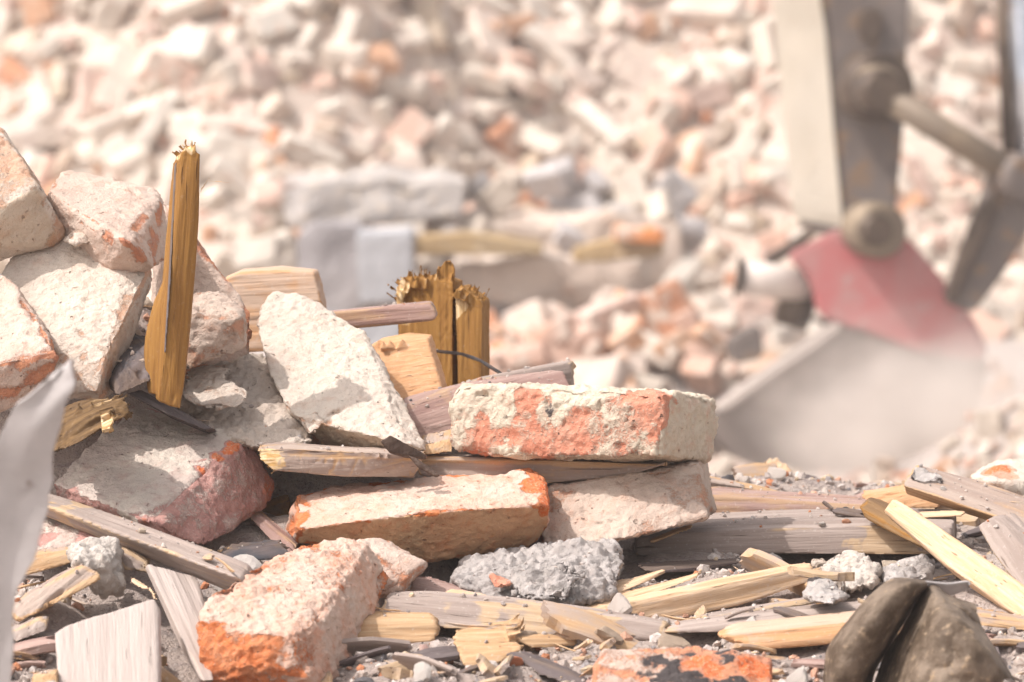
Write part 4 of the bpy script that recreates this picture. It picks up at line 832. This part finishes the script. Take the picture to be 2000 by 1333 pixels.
def farmesh(dim, sd, chip=.012):
    """a broken brick or lump: convex hull of a box with knocked-off corners, softened and roughened"""
    bm = bmesh.new(); a, b, c = dim
    for sx in (-1, 1):
        for sy in (-1, 1):
            for sz in (-1, 1):
                k = random.uniform(0, .32) if random.random() < .5 else .06
                for j in range(3):
                    p = [sx * a / 2, sy * b / 2, sz * c / 2]; p[j] *= 1 - k * random.uniform(.4, 1) * (1.0 if j else .8)
                    bm.verts.new(p)
    r = bmesh.ops.convex_hull(bm, input=bm.verts)
    junk = list({g for g in r['geom_interior'] + r['geom_unused'] if isinstance(g, bmesh.types.BMVert)})
    if junk: bmesh.ops.delete(bm, geom=junk, context='VERTS')
    me = bpy.data.meshes.new('t'); bm.to_mesh(me); bm.free()
    o = bpy.data.objects.new('t', me); COL.objects.link(o); m = o.modifiers.new('r', 'REMESH'); m.mode = 'VOXEL'; m.voxel_size = .016
    bpy.context.view_layer.update()
    m2 = bpy.data.meshes.new_from_object(o.evaluated_get(bpy.context.evaluated_depsgraph_get()))
    bpy.data.objects.remove(o); bpy.data.meshes.remove(me)
    n = len(m2.vertices); co = np.empty(n * 3); m2.vertices.foreach_get('co', co); co = co.reshape(-1, 3)
    nr = np.empty(n * 3); m2.vertex_normals.foreach_get('vector', nr); nr = nr.reshape(-1, 3)
    co = co + nr * ((fbm(co * 18 + sd, 3, sd) - .5) * .022)[:, None]
    m2.vertices.foreach_set('co', co.ravel()); m2.polygons.foreach_set('use_smooth', [True] * len(m2.polygons)); m2.update()
    m2.materials.append(M['far']); m2.name = 'rubble_brick'; return m2
DIMS = [(.25, .13, .07), (.25, .13, .07), (.27, .14, .075), (.18, .13, .07), (.15, .12, .07), (.14, .13, .09), (.17, .15, .11), (.13, .10, .08), (.20, .12, .07), (.12, .11, .09)]
FM = [farmesh(d, 50 + i) for i, d in enumerate(DIMS)]
TON = [('cream', [(.64, .555, .465), (.60, .52, .44), (.68, .61, .53)], .55), ('pinkish', [(.60, .44, .37), (.58, .47, .40), (.62, .41, .32)], .24),
       ('tan', [(.50, .40, .30), (.46, .36, .28)], .14), ('orange', [(.54, .31, .19), (.54, .25, .14)], .07)]
def farbrick_at(loc, n, ton, scale, lab, grp, tilt=1.0):
    o = bpy.data.objects.new('rubble_brick', FM[RNG.integers(len(FM))]); COL.objects.link(o)
    o.location = loc + n * random.uniform(-.01, .045) * scale
    q = n.to_track_quat('Z', 'Y').to_matrix() @ Matrix.Rotation(random.uniform(0, 6.28), 3, 'Z') @ Matrix.Rotation(random.gauss(0, .6 * tilt), 3, 'X') @ Matrix.Rotation(random.gauss(0, .5 * tilt), 3, 'Y')
    o.rotation_euler = q.to_euler(); o.scale = (scale,) * 3
    name, cols, _ = TON[ton]; c = random.choice(cols); k = random.uniform(.9, 1.1)
    k *= .88; o.color = (c[0] * k, c[1] * k, c[2] * k, 1)
    return tagit(o, lab % name, 'brick', grp % name)
# the tip: jittered over the view so that the whole face is covered
nc, nr_ = 27, 9
for j in range(nr_):
    for i in range(nc):
        px = -60 + (i + .5 + random.uniform(-.45, .45) + .5 * (j % 2)) * 2120 / nc
        py = -40 + (j + .5 + random.uniform(-.45, .45)) * 420 / nr_
        h, n = shoot(px, py)
        if h is None: continue
        farbrick_at(h, n, RNG.choice(4, p=[t[2] for t in TON]), random.choice((.85, 1.0, 1.1, 1.2, 1.35, 1.55)), '%s brick lying on the blurred rubble slope at the back', '%s bricks of the rubble slope')
cnt = 0
while cnt < 52:
    px, py = random.uniform(930, 1560), random.uniform(585, 800)
    if py < 600 + abs(px - 1220) * .12: continue
    h, n = shoot(px, py)
    if h is None or h.y > 16.3 or h.y < 13.4: continue
    farbrick_at(h + Vector((0, 0, .03)), n, RNG.choice(4, p=[.15, .45, .05, .35]), random.uniform(.85, 1.2), '%s brick in the low blurred heap beside the excavator bucket', '%s bricks of the low heap', 1.4); cnt += 1
# everything smaller, and what lies beyond the frame, as one mass
bv, bf, bt = [], [], []
base_i = 0
LOW = []
for me in FM:
    pass
def lowlump():
    v = IV * (1 + (RNG.random((len(IV), 1)) - .5) * .45); return v * np.array([1, random.uniform(.5, .9), random.uniform(.4, .7)])
k = 0
for _ in range(3300):
    if random.random() < .72:
        px, py = random.uniform(-150, 2150), random.uniform(-120, 640)
        h, n = shoot(px, py)
        if h is None or h.y < 16.8: continue
    else:
        x, y = random.uniform(-9, 11), random.uniform(19, 27); z = slope_h(np.array([x]), np.array([y]))[0]; h = Vector((x, y, z))
    r = .018 + .05 * random.random() ** 2
    tn = TON[RNG.choice(4, p=[t[2] for t in TON])]; c = np.array(random.choice(tn[1])) * random.uniform(.9, 1.1)
    bv.append(lowlump() * r @ rot().T + np.array(tuple(h))); bf.append(IF + k * len(IV)); bt.append(np.tile(c, (len(IV), 1))); k += 1
FV = []
for m_ in FM:
    a_ = np.empty(len(m_.vertices) * 3); m_.vertices.foreach_get('co', a_); FV.append((a_.reshape(-1, 3), np.array([[m_.loops[l].vertex_index for l in p_.loop_indices] for p_ in m_.polygons])))
base = k * len(IV); qv, qf, qt = [], [], []
def addbig(h, sc, c):
    global base
    v_, f_ = FV[RNG.integers(len(FV))]
    qv.append(v_ * sc @ rot().T + np.array(tuple(h))); qf.extend((f_ + base).tolist()); qt.append(np.tile(c, (len(v_), 1))); base += len(v_)
for _ in range(420):
    px, py = random.uniform(-100, 2100), random.uniform(300, 680)
    h, n = shoot(px, py)
    if h is None or h.y < 16.9: continue
    tn = TON[RNG.choice(4, p=[t[2] for t in TON])]; c = np.array(random.choice(tn[1])) * random.uniform(.85, 1.05)
    addbig(h, random.uniform(.5, 1.3), c)
for _ in range(85):
    px, py = random.uniform(500, 1330), random.uniform(345, 590)
    if 560 < px < 830 and py > 425: continue
    h = PD(px, py, 17.6 + random.uniform(0, .5) + max(0, (440 - py)) * .004)
    tn = TON[RNG.choice(4, p=[.6, .2, .15, .05])]; c = np.array(random.choice(tn[1])) * random.uniform(.8, 1.0)
    if random.random() < .3: c = np.array((.46, .43, .42)) * random.uniform(.8, 1.1)
    addbig(h, random.uniform(.5, 1.3), c)
for _ in range(420):
    px, py = random.uniform(1380, 2150), random.uniform(690, 985)
    h, n = shoot(px, py)
    if h is None or h.y > 16.5: continue
    tn = TON[RNG.choice(4, p=[.6, .25, .1, .05])]; c = np.array(random.choice(tn[1])) * random.uniform(.75, .95)
    addbig(h, random.uniform(.12, .5) if random.random() < .85 else random.uniform(.5, .8), c)
bv.extend(qv); bt.extend(qt)
bm_ = mesh_np('small_rubble', np.concatenate(bv), np.concatenate(bf).tolist() + qf, False)
at = bm_.attributes.new('tone', 'FLOAT_COLOR', 'POINT'); at.data.foreach_set('color', np.c_[np.concatenate(bt), np.ones(base)].astype(np.float32).ravel())
tagit(link('small_rubble', bm_, M['gravel']), 'mass of small broken bits filling the rubble slope between its bricks', 'rubble', kind='stuff')

# ------------------------------------------------------------------ larger debris along the foot of the slope
def prism(name, pts, d, vec, mat, parent=None, bevel=.008, amp=0.0, sd=1):
    """outline measured in the photograph, given its own distance, and real depth along vec (metres)"""
    bm = bmesh.new(); vsx = [bm.verts.new(PD(x, y, d if len(pts[0]) == 2 else 0) if True else None) for x, y in [(p[0], p[1]) for p in pts]]
    f = bm.faces.new(vsx); r = bmesh.ops.extrude_face_region(bm, geom=[f])
    nv = [g for g in r['geom'] if isinstance(g, bmesh.types.BMVert)]
    bmesh.ops.translate(bm, verts=nv, vec=Vector(vec)); bmesh.ops.recalc_face_normals(bm, faces=bm.faces)
    if bevel: bmesh.ops.bevel(bm, geom=list(bm.edges), offset=bevel, segments=2, affect='EDGES', clamp_overlap=True)
    if amp:
        bmesh.ops.triangulate(bm, faces=bm.faces); bmesh.ops.subdivide_edges(bm, edges=bm.edges, cuts=3, use_grid_fill=True)
        bm.normal_update()
        for v in bm.verts: v.co += v.normal * (mnoise.noise(v.co * 7 + Vector((sd, 0, 0))) * amp)
    me = bpy.data.meshes.new(name); bm.to_mesh(me); bm.free()
    c = Vector((0, 0, 0))
    for v in me.vertices: c += v.co
    c /= len(me.vertices); c.z = min(v.co.z for v in me.vertices)
    me.transform(Matrix.Translation(-c)); me.update()
    o = bpy.data.objects.new(name, me); COL.objects.link(o); me.materials.append(M[mat]); o.location = c
    if parent is not None: o.parent = parent; o.location = c - world(parent)
    return o
def world(o):
    l = o.location.copy()
    while o.parent: o = o.parent; l += o.location
    return l
def deb(name, lab, cat, pts, d, depth, mat, amp=.02, dx=0.0, up=.0):
    o = prism(name, pts, d, (dx, depth, up), mat, bevel=.012, amp=amp, sd=len(COL.objects)); return tagit(o, lab, cat)
deb('concrete_slab', 'long pale concrete slab lying blurred at the foot of the rubble slope', 'concrete slab', [(540, 372), (700, 345), (905, 362), (895, 420), (720, 442), (560, 440)], 17.7, .7, 'slab', .06)
deb('concrete_block', 'dark grey concrete block blurred under the pale concrete slab', 'concrete block', [(575, 470), (620, 440), (705, 448), (712, 600), (640, 625), (585, 560)], 17.3, .4, 'slabdark', .03)
deb('concrete_block', 'light grey square block blurred above the snapped beam', 'concrete block', [(696, 458), (808, 454), (806, 590), (702, 596)], 17.0, .35, 'slabblue', .006)
deb('timber', 'ochre timber lying level behind the snapped beam, blurred', 'timber', [(805, 468), (900, 458), (1062, 480), (1060, 500), (930, 500), (812, 500)], 17.1, .25, 'ochre', .012)
deb('timber', 'shorter ochre timber under the single orange brick at the slope foot', 'timber', [(1118, 492), (1200, 470), (1296, 474), (1300, 500), (1180, 512), (1122, 512)], 17.0, .22, 'ochre', .012)
o = bpy.data.objects.new('rubble_brick', FM[0]); COL.objects.link(o); o.location = PD(1248, 457, 16.95); o.rotation_euler = (.05, .05, -.15); o.scale = (.85, .85, .75); o.color = (.62, .22, .06, 1)
tagit(o, 'single bright orange brick on the shorter ochre timber', 'brick')
deb('concrete_block', 'lilac grey broken block on the slope above the orange brick', 'concrete block', [(1066, 390), (1110, 366), (1165, 376), (1240, 360), (1262, 392), (1180, 430), (1090, 428)], 18.6, .4, 'slabdark', .03)
deb('concrete_lump', 'pale rounded concrete lump blurred left of the orange brick', 'concrete lump', [(1110, 440), (1150, 412), (1230, 408), (1262, 430), (1250, 462), (1150, 470)], 17.9, .3, 'slab', .035)
deb('concrete_slab', 'broad dusty slab blurred behind the low brick heap', 'concrete slab', [(890, 520), (1060, 505), (1250, 515), (1270, 570), (1120, 600), (900, 590)], 17.3, .6, 'hill', .06)
deb('broken_wall', 'blurred dusty remnant of a wall running behind the ochre timbers', 'wall', [(835, 440), (940, 425), (1090, 436), (1210, 424), (1325, 440), (1335, 600), (1100, 610), (840, 600)], 17.75, .5, 'hill', .07)
deb('plank', 'bluish white board scrap showing between the painted lath and the sawn offcut', 'board', [(560, 600), (790, 620), (790, 690), (560, 690)], 12.0, .03, 'slabblue', .003)

# ------------------------------------------------------------------ excavator arm with bucket
EX = 13.7
root = bpy.data.objects.new('excavator_arm', None); COL.objects.link(root); root.location = PD(1700, 930, EX)
tagit(root, 'blurred excavator arm hanging down with a worn red bucket at the right', 'excavator arm')
AXD = Vector((-.34, .94, 0))           # direction of the pins, away from the viewer
def part(name, pts, d, w, mat, par=root, bevel=.012, amp=0):
    return prism(name, pts, d, AXD * w, mat, par, bevel, amp, len(pts))
stick = part('stick', [(1592, -700), (1778, -700), (1778, 0), (1772, 150), (1766, 260), (1752, 420), (1745, 470), (1660, 470), (1648, 420), (1632, 250), (1616, 60), (1606, 0)], EX + .02, .40, 'x_stick')
# stick's left flank as its own skin, sunlight put into its pale colour
bm = bmesh.new()
fl = [PD(x, y, EX + .015) for x, y in [(1588, -700), (1602, 0), (1612, 60), (1628, 250), (1644, 420), (1650, 445)]]
A_ = [bm.verts.new(p) for p in fl]; B_ = [bm.verts.new(p + AXD * .40) for p in fl]
for i in range(len(fl) - 1): bm.faces.new((A_[i], B_[i], B_[i + 1], A_[i + 1]))
r = bmesh.ops.solidify(bm, geom=bm.faces[:], thickness=.008)
me = bpy.data.meshes.new('sunlit_flank'); bm.to_mesh(me); bm.free(); me.transform(Matrix.Translation(-stick.location - root.location))
sp_ = bpy.data.objects.new('sunlit_flank', me); COL.objects.link(sp_); me.materials.append(M['x_sunlit']); sp_.parent = stick
def curve(pts, n=6):
    out = []; k = len(pts)
    for i in range(k):
        p0, p1, p2, p3 = [pts[(i + j - 1) % k] for j in range(4)]
        for s in range(n):
            t = s / n
            out.append(tuple(.5 * (2 * b + (c - a) * t + (2 * a - 5 * b + 4 * c - d) * t * t + (3 * b - a - 3 * c + d) * t ** 3) for a, b, c, d in zip(p0, p1, p2, p3)))
    return out
def mwm(o):
    m = Matrix.Translation(o.location) @ o.rotation_euler.to_matrix().to_4x4()
    return (mwm(o.parent) @ o.matrix_parent_inverse @ m) if o.parent else m
def cyl(name, p, axis, r, L, mat, par, r2=None, seg=32):
    bm = bmesh.new(); bmesh.ops.create_cone(bm, cap_ends=True, segments=seg, radius1=r, radius2=r if r2 is None else r2, depth=L)
    bmesh.ops.bevel(bm, geom=[e for e in bm.edges if len(e.link_faces) == 2 and e.calc_face_angle() > .8], offset=r * .12, segments=2, affect='EDGES')
    me = bpy.data.meshes.new(name); bm.to_mesh(me); bm.free(); me.polygons.foreach_set('use_smooth', [len(p_.vertices) < 6 for p_ in me.polygons])
    o = bpy.data.objects.new(name, me); COL.objects.link(o); me.materials.append(M[mat])
    o.rotation_euler = Vector(axis).to_track_quat('Z', 'Y').to_euler(); o.location = Vector(p); o.parent = par; o.matrix_parent_inverse = mwm(par).inverted(); return o
def rod(name, a, b, r, mat, par):
    return cyl(name, (a + b) / 2, b - a, r, (b - a).length, mat, par)
pxm = SW / F / W0 * EX                 # metres per measured pixel at the arm
cyl('pin_collar', PD(1706, 171, EX - .06), AXD, 68 * pxm, .16, 'x_brown', root)
cyl('pin_boss', PD(1706, 171, EX - .14), AXD, 44 * pxm, .14, 'x_tan', root)
cyl('pin', PD(1700, 175, EX - .19), AXD, 24 * pxm, .12, 'x_brown', root)
la, lb = PD(1712, 178, EX - .22), PD(1990, 345, EX - .22)
lk = rod('link_bar', la, lb, 27 * pxm, 'x_tan', root)
cyl('link_eye', lb, AXD, 46 * pxm, .16, 'x_stick', lk); cyl('link_eye', la, AXD, 40 * pxm, .12, 'x_brown', lk)
part('bucket_link', [(1950, 345), (1985, 300), (2040, 330), (2030, 420), (1960, 540), (1905, 612), (1862, 590), (1905, 470), (1935, 400)], EX - .14, .10, 'x_stick')
part('link_guard', [(1938, 385), (1955, 400), (1930, 460), (1885, 560), (1862, 600), (1850, 585), (1880, 510), (1905, 430)], EX - .17, .05, 'x_brown')
hc = rod('hydraulic_cylinder', PD(1925, -700, EX + .1), PD(1958, -20, EX + .1), 46 * pxm, 'x_brown', root)
rod('piston_rod', PD(1990, -20, EX - .12), PD(1996, 320, EX - .12), 18 * pxm, 'x_chrome', hc)
rod('guard_rail', PD(1950, -120, EX - .16), PD(1972, 310, EX - .16), 13 * pxm, 'x_brown', hc)
BK = .62
EAR = curve([(1542, 500), (1600, 470), (1656, 443), (1756, 456), (1806, 499), (1862, 570), (1913, 641), (1924, 702), (1800, 690), (1712, 655), (1648, 636), (1602, 612), (1592, 570), (1575, 535)], 3)
SIDE = curve([(1414, 796), (1520, 722), (1600, 668), (1650, 632), (1712, 640), (1800, 690), (1922, 700), (1905, 790), (1850, 870), (1740, 930), (1600, 950), (1480, 930), (1405, 860), (1395, 812)], 4)
bucket = part('bucket', SIDE, EX, .03, 'x_dust')
ear = part('ear_plate', EAR, EX - .035, .03, 'x_paint', bucket)
part('ear_plate', EAR, EX + .44, .03, 'x_paint', bucket)
part('far_side', SIDE, EX + BK, .03, 'x_dust', bucket)
bm = bmesh.new()
sh = [PD(x, y, EX + .015) for x, y in [(1650, 636), (1712, 645), (1800, 694), (1918, 702), (1901, 790), (1848, 866), (1740, 926), (1600, 946), (1482, 926), (1408, 858), (1399, 812)]]
A_ = [bm.verts.new(p) for p in sh]; B_ = [bm.verts.new(p + AXD * BK) for p in sh]
for i in range(len(sh) - 1): bm.faces.new((A_[i], B_[i], B_[i + 1], A_[i + 1]))
bmesh.ops.solidify(bm, geom=bm.faces[:], thickness=.02)
me = bpy.data.meshes.new('shell'); bm.to_mesh(me); bm.free(); me.transform(Matrix.Translation(-world(bucket)))
o = bpy.data.objects.new('shell', me); COL.objects.link(o); me.materials.append(M['x_dust']); o.parent = bucket
part('side_cutter', [(1404, 806), (1410, 792), (1518, 714), (1598, 660), (1646, 626), (1652, 640), (1604, 680), (1524, 734), (1420, 806)], EX - .05, .07, 'x_rim', bucket)
cyl('hinge_boss', PD(1706, 449, EX - .08), AXD, 54 * pxm, .14, 'x_tan', bucket); cyl('hinge_hole_disc', PD(1706, 449, EX - .15), AXD, 30 * pxm, .10, 'x_brown', bucket)  # dark disc on the boss paints the shade of its hole
for dd in (0, .28):
    part('tooth', [(1430, 668), (1488, 634), (1496, 700), (1440, 712)], EX + .1 + dd, .08, 'x_stick', bucket)
part('grease_cap', [(1690, 20), (1722, 14), (1730, 60), (1700, 90), (1684, 60)], EX - .02, .05, 'x_brown', stick)
hk = rod('lifting_tube', PD(1446, 541, EX - .02), PD(1575, 560, EX + .06), 34 * pxm, 'x_light', bucket)
cyl('tube_flange', PD(1440, 541, EX - .02), PD(1575, 560, EX) - PD(1446, 541, EX), 44 * pxm, 5 * pxm, 'x_brown', hk)
cyl('tube_socket', PD(1556, 592, EX + .10), PD(1575, 580, EX) - PD(1446, 541, EX), 50 * pxm, 70 * pxm, 'x_brown', hk)
part('hook_bar', [(1500, 506), (1560, 470), (1592, 446), (1598, 456), (1560, 492), (1510, 520)], EX + .1, .06, 'x_brown', bucket)

# ================================================================== light, air, camera
def volume(name, dens, col, soft=False):
    m = bpy.data.materials.new(name); m.use_nodes = True; t = m.node_tree; t.nodes.clear()
    o = t.nodes.new('ShaderNodeOutputMaterial'); v = t.nodes.new('ShaderNodeVolumePrincipled')
    v.inputs['Color'].default_value = (*col, 1); v.inputs['Density'].default_value = dens; v.inputs['Anisotropy'].default_value = .1
    t.links.new(v.outputs[0], o.inputs['Volume'])
    if soft:
        tc = t.nodes.new('ShaderNodeTexCoord'); gr = t.nodes.new('ShaderNodeTexGradient'); gr.gradient_type = 'QUADRATIC_SPHERE'; t.links.new(tc.outputs['Object'], gr.inputs[0])
        no = t.nodes.new('ShaderNodeTexNoise'); no.inputs['Scale'].default_value = 2.2; no.inputs['Detail'].default_value = 3; t.links.new(tc.outputs['Object'], no.inputs['Vector'])
        mr = t.nodes.new('ShaderNodeMapRange'); mr.inputs[1].default_value = .35; mr.inputs[2].default_value = .65; t.links.new(no.outputs['Fac'], mr.inputs[0])
        a = t.nodes.new('ShaderNodeMath'); a.operation = 'MULTIPLY'; t.links.new(gr.outputs['Fac'], a.inputs[0]); t.links.new(mr.outputs[0], a.inputs[1])
        b = t.nodes.new('ShaderNodeMath'); b.operation = 'MULTIPLY'; t.links.new(a.outputs[0], b.inputs[0]); b.inputs[1].default_value = dens; t.links.new(b.outputs[0], v.inputs['Density'])
    return m
bm = bmesh.new(); bmesh.ops.create_cube(bm, size=1); me = bpy.data.meshes.new('haze'); bm.to_mesh(me); bm.free()
hz_ = bpy.data.objects.new('haze', me); COL.objects.link(hz_); hz_.location = (0, 120, 3.25); hz_.scale = (540, 580, 8.7); me.materials.append(volume('dusty_air', .0042, (.965, .93, .91)))
tagit(hz_, 'thin dusty air hanging over the whole site', 'haze', kind='stuff')
bm = bmesh.new(); bmesh.ops.create_icosphere(bm, subdivisions=3, radius=1); me = bpy.data.meshes.new('dust_cloud'); bm.to_mesh(me); bm.free()
dc = bpy.data.objects.new('dust_cloud', me); COL.objects.link(dc); dc.location = PD(1800, 820, 13.1); dc.scale = (.72, .8, .42); me.materials.append(volume('drifting_dust', 11.0, (.82, .755, .70), True))
tagit(dc, 'pale dust drifting round the lower half of the excavator bucket', 'dust', kind='stuff')
S.cycles.volume_bounces = 2
SUN = Vector((-.55, -.16, .82)).normalized()
w = bpy.data.worlds.new('World'); S.world = w; w.use_nodes = True
nt = w.node_tree; bg = nt.nodes['Background']; sky = nt.nodes.new('ShaderNodeTexSky'); sky.sky_type = 'NISHITA'; sky.sun_disc = False
sky.sun_elevation = math.asin(SUN.z); sky.sun_rotation = math.atan2(SUN.x, SUN.y)
sky.dust_density = 4.0; sky.air_density = 1.0; sky.ozone_density = .6
hs = nt.nodes.new('ShaderNodeHueSaturation'); hs.inputs['Saturation'].default_value = .25
wm = nt.nodes.new('ShaderNodeMix'); wm.data_type = 'RGBA'; wm.blend_type = 'MULTIPLY'; wm.inputs[0].default_value = 1; wm.inputs[7].default_value = (1, .965, .95, 1)
nt.links.new(sky.outputs[0], hs.inputs['Color']); nt.links.new(hs.outputs[0], wm.inputs[6]); nt.links.new(wm.outputs[2], bg.inputs[0]); bg.inputs[1].default_value = .15
ld = bpy.data.lights.new('sun', 'SUN'); ld.energy = 2.4; ld.angle = math.radians(.53); ld.color = (1, .955, .92)
lo_ = bpy.data.objects.new('sun', ld); COL.objects.link(lo_); lo_.rotation_euler = SUN.to_track_quat('Z', 'Y').to_euler(); lo_.location = (-5, 3, 9)
cd = bpy.data.cameras.new('camera'); cam = bpy.data.objects.new('camera', cd); COL.objects.link(cam)
cam.location = CAM; cam.rotation_euler = (math.pi / 2 - PITCH, 0, 0)
cd.lens = F; cd.sensor_width = SW; cd.sensor_fit = 'HORIZONTAL'; cd.clip_start = .05; cd.clip_end = 2000
cd.dof.use_dof = True; cd.dof.focus_distance = D0; cd.dof.aperture_fstop = 10.5; cd.dof.aperture_blades = 0
S.camera = cam
S.render.engine = 'CYCLES'; S.cycles.use_denoising = True
S.cycles.max_bounces = 8; S.cycles.diffuse_bounces = 6
S.view_settings.view_transform = 'Standard'; S.view_settings.look = 'None'; S.view_settings.exposure = .76; S.view_settings.gamma = 1
